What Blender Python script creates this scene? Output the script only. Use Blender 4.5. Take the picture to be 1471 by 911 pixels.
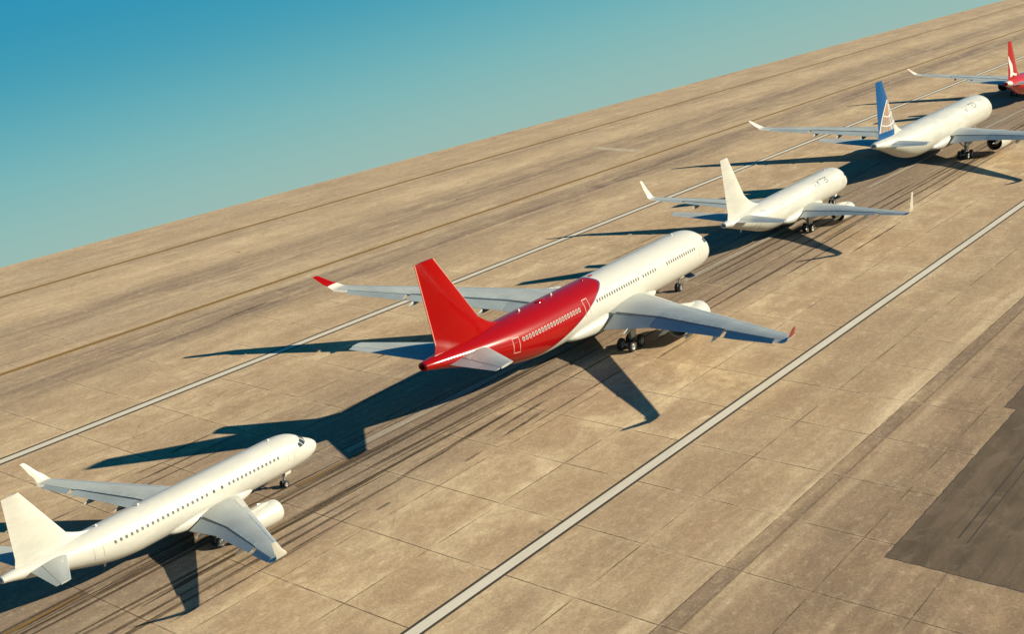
import bpy, bmesh, math, random
from mathutils import Vector, Matrix
R_ = math.radians
random.seed(7)
for o in list(bpy.data.objects):
    bpy.data.objects.remove(o, do_unlink=True)
SC = bpy.context.scene
COL = SC.collection
U = 9.2                                     # length of one concrete slab, metres

# ------------------------------------------------------------------ camera
cam_d = bpy.data.cameras.new('camera')
cam = bpy.data.objects.new('camera', cam_d); COL.objects.link(cam)
cam_d.sensor_width = 36.0
cam_d.lens = 1735.41 / 1471 * 36
cam_d.clip_end = 9000; cam_d.clip_start = 1
_r = Vector((0.60827788, -0.79070976, -0.06910931))
_u = Vector((0.27675505, 0.12968295, 0.95214966))
_f = _r.cross(_u) * -1
M = Matrix((( _r.x, _u.x, -_f.x), (_r.y, _u.y, -_f.y), (_r.z, _u.z, -_f.z))).to_4x4()
if _f.dot(Vector((0.74391, 0.5983, -0.2977))) < 0:
    _f = -_f
    M = Matrix((( _r.x, _u.x, -_f.x), (_r.y, _u.y, -_f.y), (_r.z, _u.z, -_f.z))).to_4x4()
cam.matrix_world = Matrix.Translation((-60.933, 0, 44.806)) @ M
SC.camera = cam

# ------------------------------------------------------------------ sun and sky
SUN_EL, SUN_AZ = 27.2, -46.9                # direction the light comes from
sd = bpy.data.lights.new('sun', 'SUN'); sd.energy = 4.6; sd.angle = R_(0.53)
sd.color = (1.0, 0.90, 0.70)
sun = bpy.data.objects.new('sun', sd); COL.objects.link(sun)
sv = Vector((math.cos(R_(SUN_EL)) * math.cos(R_(SUN_AZ)), math.cos(R_(SUN_EL)) * math.sin(R_(SUN_AZ)), math.sin(R_(SUN_EL))))
sun.rotation_euler = sv.to_track_quat('Z', 'Y').to_euler()
sun.location = (-60, -120, 200)

W = bpy.data.worlds.new('World'); SC.world = W; W.use_nodes = True
nt = W.node_tree; nt.nodes.clear()
def wn(t, **k):
    n = nt.nodes.new(t)
    for a, b in k.items(): setattr(n, a, b)
    return n
wo = wn('ShaderNodeOutputWorld'); bg = wn('ShaderNodeBackground'); nt.links.new(bg.outputs[0], wo.inputs[0])
tc = wn('ShaderNodeTexCoord')
sky = wn('ShaderNodeTexSky', sky_type='NISHITA', sun_disc=False)
sky.sun_elevation = R_(SUN_EL); sky.sun_rotation = R_(90 - SUN_AZ); sky.dust_density = 0.6
lift = wn('ShaderNodeVectorMath', operation='ADD'); lift.inputs[1].default_value = (0, 0, 0.45)
nrm = wn('ShaderNodeVectorMath', operation='NORMALIZE')
nt.links.new(tc.outputs['Generated'], lift.inputs[0]); nt.links.new(lift.outputs[0], nrm.inputs[0]); nt.links.new(nrm.outputs[0], sky.inputs[0])
bw = wn('ShaderNodeRGBToBW'); nt.links.new(sky.outputs[0], bw.inputs[0])
dot = wn('ShaderNodeVectorMath', operation='DOT_PRODUCT'); dot.inputs[1].default_value = (0.0, 0.2375, 0.9714)
nt.links.new(tc.outputs['Generated'], dot.inputs[0])
ramp = wn('ShaderNodeValToRGB'); nt.links.new(dot.outputs['Value'], ramp.inputs[0])
el = ramp.color_ramp; el.interpolation = 'B_SPLINE'
stops = [(0.0, (.190, .290, .262)), (.035, (.150, .282, .272)), (.075, (.098, .262, .282)), (.125, (.036, .202, .270)), (.17, (.023, .178, .268)), (.25, (.003, .155, .290)), (.45, (.001, .080, .195)), (1.0, (.001, .030, .110))]
el.elements[0].position, el.elements[0].color = stops[0][0], (*stops[0][1], 1)
el.elements[1].position, el.elements[1].color = stops[-1][0], (*stops[-1][1], 1)
for p_, c_ in stops[1:-1]:
    e = el.elements.new(p_); e.color = (*c_, 1)
lum = wn('ShaderNodeMath', operation='MULTIPLY_ADD'); lum.inputs[1].default_value = 0.012; lum.inputs[2].default_value = 0.95
nt.links.new(bw.outputs[0], lum.inputs[0])
mul = wn('ShaderNodeVectorMath', operation='SCALE')
nt.links.new(ramp.outputs[0], mul.inputs[0]); nt.links.new(lum.outputs[0], mul.inputs['Scale'])
mul2 = wn('ShaderNodeVectorMath', operation='SCALE'); mul2.inputs['Scale'].default_value = 10.0
nt.links.new(mul.outputs[0], mul2.inputs[0]); nt.links.new(mul2.outputs[0], bg.inputs[0])
bg.inputs[1].default_value = 0.1

vs = SC.view_settings
vs.view_transform = 'Standard'; vs.look = 'None'; vs.gamma = 1; vs.use_curve_mapping = False
vs.exposure = 0.82

# ------------------------------------------------------------------ helpers
def tag(o, label=None, cat=None, group=None, kind=None):
    if label: o['label'] = label
    if cat: o['category'] = cat
    if group: o['group'] = group
    if kind: o['kind'] = kind
    return o
def new(name, verts, faces, mat, parent=None, smooth=False):
    me = bpy.data.meshes.new(name); me.from_pydata([tuple(v) for v in verts], [], faces)
    me.validate(); me.update()
    bm = bmesh.new(); bm.from_mesh(me); bmesh.ops.delete(bm, geom=[q for q in bm.verts if not q.link_faces], context='VERTS'); bmesh.ops.recalc_face_normals(bm, faces=bm.faces); bm.to_mesh(me); bm.free()
    if smooth:
        for p in me.polygons: p.use_smooth = True
        me.set_sharp_from_angle(angle=R_(smooth if smooth is not True else 40))
    if mat: me.materials.append(mat)
    o = bpy.data.objects.new(name, me); COL.objects.link(o)
    if parent: o.parent = parent
    return o
class MB:
    def __init__(s): s.v = []; s.f = []
    def add(s, v, f):
        n = len(s.v); s.v += [tuple(a) for a in v]; s.f += [tuple(i + n for i in q) for q in f]
    def box(s, x0, x1, y0, y1, z0, z1):
        v = [(x, y, z) for x in (x0, x1) for y in (y0, y1) for z in (z0, z1)]
        s.add(v, [(0, 1, 3, 2), (4, 6, 7, 5), (0, 4, 5, 1), (2, 3, 7, 6), (0, 2, 6, 4), (1, 5, 7, 3)])
    def tube(s, a, b, ra, rb=None, n=14):
        rb = ra if rb is None else rb
        a = Vector(a); b = Vector(b); d = (b - a).normalized()
        t = Vector((0, 0, 1)) if abs(d.z) < .9 else Vector((1, 0, 0))
        p = d.cross(t).normalized(); q = d.cross(p)
        v = []
        for c, r in ((a, ra), (b, rb)):
            for i in range(n):
                w = 2 * math.pi * i / n; v.append(c + p * math.cos(w) * r + q * math.sin(w) * r)
        s.add(v, [(i, (i + 1) % n, n + (i + 1) % n, n + i) for i in range(n)] + [tuple(range(n)), tuple(range(2 * n - 1, n - 1, -1))])
    def lathe(s, prof, axis='x', c=(0, 0, 0), n=40, cap=False, sy=1.0):
        v = []; m = len(prof)
        for (x, r) in prof:
            for i in range(n):
                w = 2 * math.pi * i / n
                if axis == 'x': v.append((c[0] + x, c[1] + math.cos(w) * r * sy, c[2] + math.sin(w) * r))
                else: v.append((c[0] + math.cos(w) * r, c[1] + x, c[2] + math.sin(w) * r))
        f = [(j * n + i, j * n + (i + 1) % n, (j + 1) * n + (i + 1) % n, (j + 1) * n + i) for j in range(m - 1) for i in range(n)]
        if cap: f += [tuple(range(n)), tuple(range((m - 1) * n, m * n))]
        s.add(v, f)
    def build(s, name, mat, parent=None, smooth=False): return new(name, s.v, s.f, mat, parent, smooth)

# ------------------------------------------------------------------ materials
class NT:
    def __init__(s, name):
        s.m = bpy.data.materials.new(name); s.m.use_nodes = True; s.t = s.m.node_tree; s.t.nodes.clear()
        s.out = s.n('ShaderNodeOutputMaterial'); s.b = s.n('ShaderNodeBsdfPrincipled'); s.l(s.b.outputs[0], s.out.inputs[0])
        s.tc = s.n('ShaderNodeTexCoord'); s.o = s.tc.outputs['Object']
    def n(s, t, **k):
        x = s.t.nodes.new(t)
        for a, b in k.items(): setattr(x, a, b)
        return x
    def l(s, a, b): s.t.links.new(a, b)
    def set(s, sock, v):
        if hasattr(v, 'is_output') or isinstance(v, bpy.types.NodeSocket): s.l(v, sock)
        else: sock.default_value = v
    def math(s, op, a, b=0.0, c=None, clamp=False):
        x = s.n('ShaderNodeMath', operation=op, use_clamp=clamp); s.set(x.inputs[0], a); s.set(x.inputs[1], b)
        if c is not None: s.set(x.inputs[2], c)
        return x.outputs[0]
    def scale(s, v, sc, off=(0, 0, 0)):
        x = s.n('ShaderNodeVectorMath', operation='MULTIPLY_ADD'); s.set(x.inputs[0], v); x.inputs[1].default_value = sc; x.inputs[2].default_value = off; return x.outputs[0]
    def noise(s, v, sc=(1, 1, 1), scale=1.0, detail=3, rough=.55, dist=0, off=(0, 0, 0)):
        x = s.n('ShaderNodeTexNoise'); s.l(s.scale(v, sc, off), x.inputs['Vector']); x.inputs['Scale'].default_value = scale; x.inputs['Detail'].default_value = detail
        x.inputs['Roughness'].default_value = rough; x.inputs['Distortion'].default_value = dist; return x.outputs['Fac']
    def ramp(s, v, stops, interp='LINEAR'):
        x = s.n('ShaderNodeValToRGB'); s.set(x.inputs[0], v); e = x.color_ramp; e.interpolation = interp
        f = lambda c: (c, c, c, 1) if isinstance(c, (int, float)) else (*c, 1)
        e.elements[0].position = stops[0][0]; e.elements[0].color = f(stops[0][1]); e.elements[1].position = stops[-1][0]; e.elements[1].color = f(stops[-1][1])
        for p, c in stops[1:-1]: q = e.elements.new(p); q.color = f(c)
        return x.outputs[0]
    def mix(s, fac, a, b, mode='MIX'):
        x = s.n('ShaderNodeMix', data_type='RGBA', blend_type=mode); s.set(x.inputs[0], fac)
        for i, v in ((6, a), (7, b)):
            if isinstance(v, (tuple, list)): v = (*v[:3], 1)
            s.set(x.inputs[i], v)
        return x.outputs[2]
    def mr(s, v, a, b, c=0.0, d=1.0, smooth=False):
        x = s.n('ShaderNodeMapRange', interpolation_type='SMOOTHSTEP' if smooth else 'LINEAR'); s.set(x.inputs[0], v)
        for i, q in enumerate((a, b, c, d)): x.inputs[i + 1].default_value = q
        return x.outputs[0]
    def xyz(s, v=None):
        x = s.n('ShaderNodeSeparateXYZ'); s.l(v or s.o, x.inputs[0]); return x.outputs
    def bump(s, h, strength=.3, dist=.02):
        x = s.n('ShaderNodeBump'); x.inputs['Strength'].default_value = strength; x.inputs['Distance'].default_value = dist
        s.l(h, x.inputs['Height']); s.l(x.outputs[0], s.b.inputs['Normal'])
    def fin(s, col, rough=.5, metal=0.0, coat=0.0, spec=.5):
        s.set(s.b.inputs['Base Color'], (*col, 1) if isinstance(col, tuple) else col); s.set(s.b.inputs['Roughness'], rough); s.b.inputs['Metallic'].default_value = metal
        s.b.inputs['Coat Weight'].default_value = coat; s.b.inputs['Coat Roughness'].default_value = .06; s.b.inputs['Specular IOR Level'].default_value = spec
        return s.m

WHITE = (.535, .518, .452)
def paint(name, col, rough=.36, coat=.10, dirt=.14, seams=(2.1, 1.05), seam=.06):
    k = NT(name)
    n1 = k.noise(k.o, (.25, .6, .9), 1.0, 5, .6)
    n2 = k.noise(k.o, (.6, 3, 3), 1.5, 4, .65, off=(3, 9, 1))
    d = k.ramp(k.math('MULTIPLY', n1, n2), [(.15, 1 - dirt * 1.6), (.32, 1.0)])
    x, y, z = k.xyz()
    grime = k.noise(k.o, (.9, .5, .35), 1.0, 6, .75, .6, (1, 4, 2)); lowz = k.noise(k.o, (.12, 2.5, 2.5), 1.0, 5, .7, 0, (5, 1, 1))
    fx = k.math('ABSOLUTE', k.math('SUBTRACT', k.math('FRACT', k.math('DIVIDE', x, seams[0])), .5))
    line = k.mr(fx, .488, .5, 0, seam)
    c = k.mix(k.math('SUBTRACT', 1, d), col, tuple(a * .55 for a in col))
    c = k.mix(k.math('MULTIPLY', k.ramp(grime, [(.50, 0), (.70, .16)]), k.ramp(lowz, [(.4, .3), (.6, 1)])), c, tuple(a * b for a, b in zip(col, (.72, .66, .56))))
    c = k.mix(line, c, tuple(a * .3 for a in col))
    k.bump(n2, .05, .02)
    return k.fin(c, k.ramp(n1, [(.3, rough - .06), (.7, rough + .12)]), 0, coat)
m_white = paint('white aircraft paint', WHITE)
m_white2 = paint('white flap and tip paint', (.56, .53, .45), .4, .1)
def wing_paint(name, col):
    k = NT(name)
    n1 = k.noise(k.o, (.35, .2, .5), 1.3, 5, .6); n2 = k.noise(k.o, (1.2, 2.5, 1), 2.0, 4, .7)
    x, y, z = k.xyz()
    ay = k.math('ABSOLUTE', y)
    sy = k.math('ABSOLUTE', k.math('SUBTRACT', k.math('FRACT', k.math('DIVIDE', ay, 1.9)), .5))
    l1 = k.mr(sy, .485, .5, 0, .22)
    q = k.math('ADD', x, k.math('MULTIPLY', ay, .66))
    sx = k.math('ABSOLUTE', k.math('SUBTRACT', k.math('FRACT', k.math('DIVIDE', q, 2.3)), .5))
    l2 = k.mr(sx, .487, .5, 0, .25)
    c = k.mix(k.ramp(n1, [(.35, 0), (.65, 1)]), tuple(a * .82 for a in col), col)
    c = k.mix(k.ramp(n2, [(.55, 0), (.75, .35)]), c, tuple(a * .6 for a in col))
    c = k.mix(k.math('MAXIMUM', l1, l2), c, tuple(a * .35 for a in col))
    k.bump(n2, .04, .02)
    return k.fin(c, k.ramp(n1, [(.3, .34), (.7, .5)]), .0, .1)
m_wing = wing_paint('grey wing paint', (.40, .42, .385))
m_flap = wing_paint('grey flap paint', (.36, .40, .385))
def plain(name, col, rough=.5, metal=0, coat=0, var=.12, sc=2.0, spec=.5):
    k = NT(name); n = k.noise(k.o, (1, 1, 1), sc, 4, .6)
    c = k.mix(n, tuple(a * (1 - var) for a in col), tuple(min(1, a * (1 + var)) for a in col))
    k.bump(n, .05, .01)
    return k.fin(c, k.mr(n, .2, .8, max(0, rough - .06), min(1, rough + .08)), metal, coat, .12 if max(col) > 8 * (min(col) + .001) else spec)
m_red = plain('glossy red paint', (.270, .0018, .0018), .13, 0, .04, .06, .4)
m_redline = plain('pale red edge', (.60, .20, .14), .4)
m_lead = plain('bare metal leading edge', (.62, .62, .58), .32, .55)
m_dark = plain('black rubber', (.018, .018, .019), .75)
m_seal = plain('dark seal', (.03, .035, .045), .6)
m_rim = plain('wheel rim', (.26, .26, .24), .45, .3)
m_strut = plain('landing gear steel', (.30, .31, .31), .4, .4)
m_glass = plain('dark window glass', (.03, .04, .05), .12, 0, .3)
m_pane = plain('cabin window', (.12, .115, .11), .3)
m_frame = plain('window surround', (.50, .46, .40), .4)
m_frame_red = plain('pale window surround', (.62, .40, .32), .4)
m_hot = plain('hot section metal', (.06, .06, .062), .42, .7)
m_fan = plain('fan blades', (.07, .075, .08), .35, .6)
m_duct = plain('dark exhaust duct', (.012, .012, .013), .7)
m_blue = plain('blue tail paint', (.003, .075, .22), .3, 0, .1, .06, .5)
m_gold = plain('gold livery line', (.52, .24, .10), .4)
m_wline = plain('white livery line', (.70, .67, .62), .4)
m_ink = plain('dark grey lettering', (.13, .125, .115), .5)
m_rust = plain('tail exhaust stain', (.40, .20, .15), .5)
m_redtail = plain('red tail paint', (.33, .010, .010), .3, 0, .1, .06, .4)

def two_tone(name, colA, colB, pts, line=None, aft=True, zlo=0.0, zhi=10.0, x_scale=60.0, gloss=1.0):
    """aft of the curve x=f(z) colour A, else B. pts: (z, x measured from nose). Object X = -x."""
    k = NT(name); x, y, z = k.xyz()
    zz = k.mr(z, zlo, zhi, 0, 1)
    cur = k.ramp(zz, [((p[0] - zlo) / (zhi - zlo), p[1] / x_scale) for p in pts], 'B_SPLINE')
    rr = k.n('ShaderNodeRGBToBW'); k.l(cur, rr.inputs[0])
    d = k.math('SUBTRACT', k.math('MULTIPLY', x, -1.0), k.math('MULTIPLY', rr.outputs[0], x_scale))
    isA = k.mr(d, -.03, .03)
    n = k.noise(k.o, (.3, .8, .9), 1.2, 5, .6)
    cB = k.mix(k.ramp(n, [(.3, .10), (.6, 0)]), colB, tuple(a * .6 for a in colB))
    c = k.mix(isA, cB, colA)
    if line:
        c = k.mix(k.mr(k.math('ABSOLUTE', k.math('ADD', d, .12)), .16, .10, 0, 1), c, line)
    k.bump(n, .04, .02)
    m = k.fin(c, k.mix(isA, (.34, .34, .34), (.21, .21, .21)), 0, .3, .25)
    k.l(k.math('MULTIPLY_ADD', isA, -.02, .10), k.b.inputs['Coat Weight'])
    return m
RED = (.285, .002, .0022)
m_redfus = two_tone('white and red fuselage paint', RED, WHITE, [(1.6, 49.5), (2.2, 46.5), (3.0, 41.3), (4.0, 37.6), (4.9, 35.0), (5.8, 32.6), (6.5, 30.9), (7.1, 29.3), (7.5, 28.6), (7.9, 29.4)], line=(.06, .03, .10))
m_qffus = two_tone('white and red tail fuselage paint', (.50, .018, .015), WHITE, [(1.6, 30.), (9.0, 47.)])

# ------------------------------------------------------------------ ground
def gmat():
    k = NT('runway concrete'); x, y, z = k.xyz(); P = k.o
    u = k.math('DIVIDE', x, U); v = k.math('DIVIDE', y, U)
    vv = k.math('DIVIDE', k.math('SUBTRACT', v, 7.169), .7525)
    # big tone variation, stretched along the runway
    a = k.noise(P, (.012, .045, 0), 1.0, 5, .55, .6)
    b = k.noise(P, (.05, .16, 0), 1.0, 6, .68, .5, (4, 8, 0))
    c = k.noise(P, (.40, .7, 0), 1.0, 6, .72, .3, (14, 3, 0))
    fine = k.noise(P, (4, 4, 0), 1.0, 3, .7)
    grit = k.noise(P, (14, 14, 0), 1.0, 2, .7)
    col = k.mix(k.ramp(a, [(.35, 0), (.65, 1)]), (.420, .312, .178), (.500, .388, .228))
    col = k.mix(k.ramp(b, [(.42, 0), (.58, .95)]), col, (.325, .228, .128))
    col = k.mix(k.ramp(b, [(.22, .60), (.42, 0)]), col, (.56, .445, .275))
    col = k.mix(k.ramp(c, [(.48, 0), (.66, .60)]), col, (.325, .235, .142))
    col = k.mix(k.ramp(c, [(.28, .60), (.46, 0)]), col, (.58, .465, .295))
    col = k.mix(k.mr(v, 10.5, 15.0, 0, .50), col, (.445, .335, .205))
    # each slab a slightly different pour
    cell = k.n('ShaderNodeCombineXYZ'); k.l(k.math('FLOOR', u), cell.inputs[0]); k.l(k.math('FLOOR', vv), cell.inputs[1])
    wh = k.n('ShaderNodeTexWhiteNoise', noise_dimensions='3D'); k.l(cell.outputs[0], wh.inputs['Vector'])
    near = k.mr(v, 10.5, 14.0, 1.0, .35)
    col = k.mix(k.math('MULTIPLY', k.mr(wh.outputs['Value'], 0, 1, 0, .60), near), col, (.320, .225, .130))
    # the apron right of the stripe is older and dirtier
    wipe = k.noise(P, (.03, .30, 0), 1.0, 5, .62, 1.0, (6, 6, 1))
    col = k.mix(k.math('MULTIPLY', k.mr(v, 5.6, 3.2, 0, 1), k.ramp(wipe, [(.36, .12), (.56, .88)])), col, (.205, .138, .080))
    dirt = k.noise(P, (.07, .20, 0), 1.0, 6, .70, .7, (16, 2, 1))
    col = k.mix(k.math('MULTIPLY', k.mr(v, 4.3, 3.6, 0, 1), k.ramp(dirt, [(.44, 0), (.60, .55)])), col, (.175, .120, .072))
    arc = k.noise(P, (.028, .09, 0), 1.0, 6, .68, 3.2, (2, 7, 1))
    col = k.mix(k.math('MULTIPLY', k.mr(v, 10.5, 13.0, 0, 1), k.ramp(arc, [(.46, 0), (.60, .32)])), col, (.27, .200, .128))
    col = k.mix(k.math('MULTIPLY', k.mr(v, 10.5, 13.0, 0, 1), k.ramp(arc, [(.30, .30), (.42, 0)])), col, (.50, .39, .24))
    ctr = k.math('MULTIPLY', k.mr(k.math('ABSOLUTE', k.math('SUBTRACT', k.math('FRACT', k.math('ADD', u, .0)), .5)), .48, .20, 0, 1), k.mr(k.math('ABSOLUTE', k.math('SUBTRACT', k.math('FRACT', vv), .5)), .46, .18, 0, 1))
    blot = k.noise(P, (.16, .26, 0), 1.0, 6, .70, .6, (31, 7, 0))
    col = k.mix(k.math('MULTIPLY', k.math('MULTIPLY', ctr, near), k.ramp(blot, [(.40, 0), (.58, .85)])), col, (.305, .210, .120))
    # stain bands running along the runway, a profile across it
    wob = k.noise(P, (.02, .02, 0), 1.0, 4, .6, off=(2, 2, 2))
    vw = k.math('ADD', v, k.math('MULTIPLY', k.math('SUBTRACT', wob, .5), .35))
    prof = k.ramp(k.mr(vw, 0, 22, 0, 1), [(0, .18), (1.9/22, .15), (3.2/22, .22), (3.55/22, .42), (3.95/22, .12), (4.2/22, .05), (4.6/22, .04), (5.2/22, .20), (5.6/22, .10), (6.2/22, .04), (6.9/22, .05), (7.35/22, .26), (7.9/22, .62), (8.5/22, .66), (9.3/22, .42), (9.9/22, .14), (10.6/22, .06), (11.7/22, .10), (12.3/22, .04), (13.0/22, .14), (13.5/22, .85), (14.0/22, .60), (14.35/22, .08), (15.2/22, .50), (15.9/22, .66), (16.6/22, .08), (17.3/22, .05), (17.75/22, .55), (18.3/22, .12), (18.8/22, .34), (1, .14)][:31], 'B_SPLINE')
    pr = k.n('ShaderNodeRGBToBW'); k.l(prof, pr.inputs[0])
    st = k.noise(P, (.018, .55, 0), 1.0, 5, .62, .4, (7, 1, 0))
    st2 = k.noise(P, (.05, 2.2, 0), 1.0, 4, .6, .15, (1, 5, 0))
    smud = k.noise(P, (.06, .22, 0), 1.0, 4, .6, 1.4, (9, 9, 3))
    amt = k.math('MULTIPLY', pr.outputs[0], k.ramp(k.math('ADD', k.math('MULTIPLY', st, .6), k.math('MULTIPLY', smud, .4)), [(.36, .25), (.62, 1.45)]))
    col = k.mix(amt, col, (.165, .120, .088))
    # rubber laid down by landing aircraft: fine streaks along the touchdown strip
    rub = k.ramp(k.mr(v, 6, 11, 0, 1), [(0, 0), (.24, 0), (.34, .30), (.44, .75), (.60, .75), (.72, .35), (.86, .08), (1, 0)], 'EASE')
    rr = k.n('ShaderNodeRGBToBW'); k.l(rub, rr.inputs[0])
    col = k.mix(k.math('MULTIPLY', rr.outputs[0], k.ramp(st2, [(.46, 0), (.64, .62)])), col, (.105, .078, .055))
    band = k.noise(P, (.012, .9, 0), 1.0, 5, .6, .1, (8, 8, 8))
    col = k.mix(k.math('MULTIPLY', rr.outputs[0], k.ramp(band, [(.32, .42), (.54, 1.0)])), col, (.200, .152, .108))
    # fine streaks right of the stripe
    col = k.mix(k.math('MULTIPLY', k.mr(v, 5.6, 5.0, 0, 1), k.ramp(st2, [(.55, 0), (.70, .28)])), col, (.22, .16, .11))
    # the wide dark tar seam
    sw = k.noise(P, (.10, .10, 0), 1.0, 5, .7, off=(0, 3, 9))
    dsm = k.math('ABSOLUTE', k.math('SUBTRACT', k.math('ADD', v, k.math('MULTIPLY', k.math('SUBTRACT', sw, .5), .05)), 4.085))
    pres = k.ramp(k.noise(P, (.07, .3, 0), 1.0, 6, .75, off=(3, 0, 0)), [(.36, .12), (.62, 1.0)])
    col = k.mix(k.math('MULTIPLY', k.mr(dsm, .085, .070), k.math('MULTIPLY', pres, .80)), col, (.150, .108, .076))
    col = k.mix(k.math('MULTIPLY', k.mr(k.math('ABSOLUTE', k.math('SUBTRACT', v, 4.008)), .016, .006), .55), col, (.11, .076, .05))
    col = k.mix(k.math('MULTIPLY', k.math('MULTIPLY', k.mr(v, 4.55, 4.25, 0, 1), k.ramp(wipe, [(.35, .9), (.6, .15)])), k.mr(v, 4.15, 4.17, 0, .45)), col, (.58, .46, .29))
    col = k.mix(k.mr(k.math('ABSOLUTE', k.math('SUBTRACT', dsm, .20)), .06, .02, 0, .12), col, (.54, .43, .28))
    # joints between the slabs
    jn = k.noise(P, (.25, .25, 0), 1.0, 4, .6, off=(1, 1, 7))
    fu = k.math('ABSOLUTE', k.math('SUBTRACT', k.math('FRACT', k.math('ADD', u, .5)), .5))      # 0 at a joint
    fv = k.math('ABSOLUTE', k.math('SUBTRACT', k.math('FRACT', k.math('ADD', vv, .5)), .5))
    ju = k.math('MULTIPLY', k.mr(fu, .0095, .0030), k.ramp(jn, [(.36, .15), (.52, 1)]))
    jv = k.math('MULTIPLY', k.mr(fv, .0110, .0035), k.ramp(jn, [(.40, .05), (.60, 1)]))
    j = k.math('MULTIPLY', k.math('MAXIMUM', ju, jv), k.mr(v, 9.5, 16, .72, .32))
    col = k.mix(j, col, (.10, .068, .040))
    # pale edges and dusty wipes beside the joints
    sp = k.mr(fu, .05, .0, 0, 1)
    col = k.mix(k.math('MULTIPLY', sp, k.ramp(c, [(.45, 0), (.6, .3)])), col, (.54, .43, .28))
    med = k.noise(P, (1.1, 1.5, 0), 1.0, 6, .78, .2, (3, 1, 8))
    col = k.mix(k.ramp(med, [(.36, .16), (.48, 0)]), col, (.60, .48, .31))
    col = k.mix(k.ramp(med, [(.50, 0), (.66, .20)]), col, (.21, .145, .085))
    col = k.mix(k.math('MULTIPLY', j, .8), col, (.095, .062, .036))
    # oil spots
    vo = k.n('ShaderNodeTexVoronoi', feature='F1'); k.l(k.scale(P, (.11, .11, 0)), vo.inputs['Vector']); vo.inputs['Scale'].default_value = 1.0
    wc = k.n('ShaderNodeRGBToBW'); k.l(vo.outputs['Color'], wc.inputs[0])
    spot = k.math('MULTIPLY', k.mr(vo.outputs['Distance'], .055, .02), k.mr(wc.outputs[0], .52, .62))
    col = k.mix(k.math('MULTIPLY', spot, .7), col, (.10, .065, .045))
    # cracks
    vc = k.n('ShaderNodeTexVoronoi', feature='DISTANCE_TO_EDGE'); k.l(k.scale(P, (.05, .05, 0)), vc.inputs['Vector']); vc.inputs['Scale'].default_value = 1.0
    wv = k.noise(P, (.5, .5, 0), 1.0, 4, .7, off=(5, 5, 5))
    col = k.mix(k.math('MULTIPLY', k.mr(k.math('ADD', vc.outputs['Distance'], k.math('MULTIPLY', k.math('SUBTRACT', wv, .5), .03)), .003, .001), k.math('MULTIPLY', k.ramp(a, [(.5, 0), (.6, 1)]), .35)), col, (.16, .11, .07))
    gm = k.n('ShaderNodeGamma'); k.l(col, gm.inputs[0]); gm.inputs[1].default_value = 1.17
    speck = k.math('MULTIPLY_ADD', k.math('SUBTRACT', fine, .5), .85, k.math('MULTIPLY_ADD', k.math('SUBTRACT', grit, .5), .9, 1.0))
    g2 = k.noise(P, (.9, .9, 0), 1.0, 5, .8, off=(4, 4, 4))
    speck = k.math('MULTIPLY_ADD', k.math('SUBTRACT', g2, .5), .45, speck)
    sv = k.n('ShaderNodeVectorMath', operation='SCALE'); k.l(gm.outputs[0], sv.inputs[0]); k.l(speck, sv.inputs['Scale']); col = sv.outputs[0]
    # slab centres weathered darker than their edges
    k.bump(k.math('ADD', k.math('MULTIPLY', grit, .5), k.math('SUBTRACT', fine, j)), .35, .02)
    hs = k.n('ShaderNodeHueSaturation'); hs.inputs['Saturation'].default_value = .91; hs.inputs['Value'].default_value = 1.50; k.l(col, hs.inputs['Color'])
    return k.fin(hs.outputs[0], .95, 0, 0, .08)
X0, X1, Y0, Y1 = -420.0, 4200.0, -900.0, 19.918 * U
g = MB(); g.box(X0, X1, Y0, Y1, -4.0, 0.0)
tag(g.build('ground', gmat()), kind='structure')

def sheet(name, polys, z, mat, dz=0.0):
    mb = MB()
    for i, p in enumerate(polys):
        mb.add([(a, b, z + dz * i) for a, b in p], [tuple(range(len(p)))])
    return tag(mb.build(name, mat), kind='structure')
def rect(x0, x1, y0, y1): return [(x0, y0), (x1, y0), (x1, y1), (x0, y1)]
def mark_mat(name, col, wear=.35, dark=(.20, .14, .09), sx=.15, sy=1.5):
    k = NT(name)
    n = k.noise(k.o, (sx, sy, 1), 1.0, 5, .7); n2 = k.noise(k.o, (2.5, 2.5, 1), 1.0, 4, .7); n3 = k.noise(k.o, (.05, .1, 0), 1.0, 3, .6)
    c = k.mix(k.math('MULTIPLY', k.ramp(n, [(.42, 0), (.68, 1)]), wear), col, dark)
    c = k.mix(k.mr(n2, .35, .75, 0, wear * .6), c, dark)
    c = k.mix(k.ramp(n3, [(.35, 0), (.65, .25)]), c, tuple(a * .7 for a in col))
    return k.fin(c, .85, 0, 0, .25)
m_paintw = mark_mat('white runway marking paint', (.62, .56, .44), .28, (.38, .31, .21))
m_painty = mark_mat('ochre runway marking paint', (.235, .130, .032), .30, (.17, .11, .045), .1, 1.2)
m_tar = mark_mat('black runway marking border', (.045, .036, .025), .25, (.12, .09, .06), .3, 1.0)
m_asph = None
def asph():
    k = NT('dark asphalt patch')
    a = k.noise(k.o, (.10, .22, 0), 1.0, 5, .6, .8); b = k.noise(k.o, (.03, .9, 0), 1.0, 5, .6); c = k.noise(k.o, (5, 5, 0), 1.0, 4, .7)
    col = k.mix(k.ramp(a, [(.35, 0), (.65, 1)]), (.112, .082, .056), (.178, .128, .086))
    col = k.mix(k.ramp(b, [(.5, 0), (.7, .5)]), col, (.065, .052, .038))
    col = k.mix(k.mr(c, .3, .7, 0, .35), col, (.055, .043, .03))
    spot = k.noise(k.o, (.25, .4, 0), 1.0, 5, .7, 1.5, (3, 3, 3)); col = k.mix(k.ramp(spot, [(.5, 0), (.66, .5)]), col, (.19, .142, .098))
    x, y, z = k.xyz()
    k.bump(c, .4, .02)
    return k.fin(col, .95, 0, 0, .04)
m_asph = asph()
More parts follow.
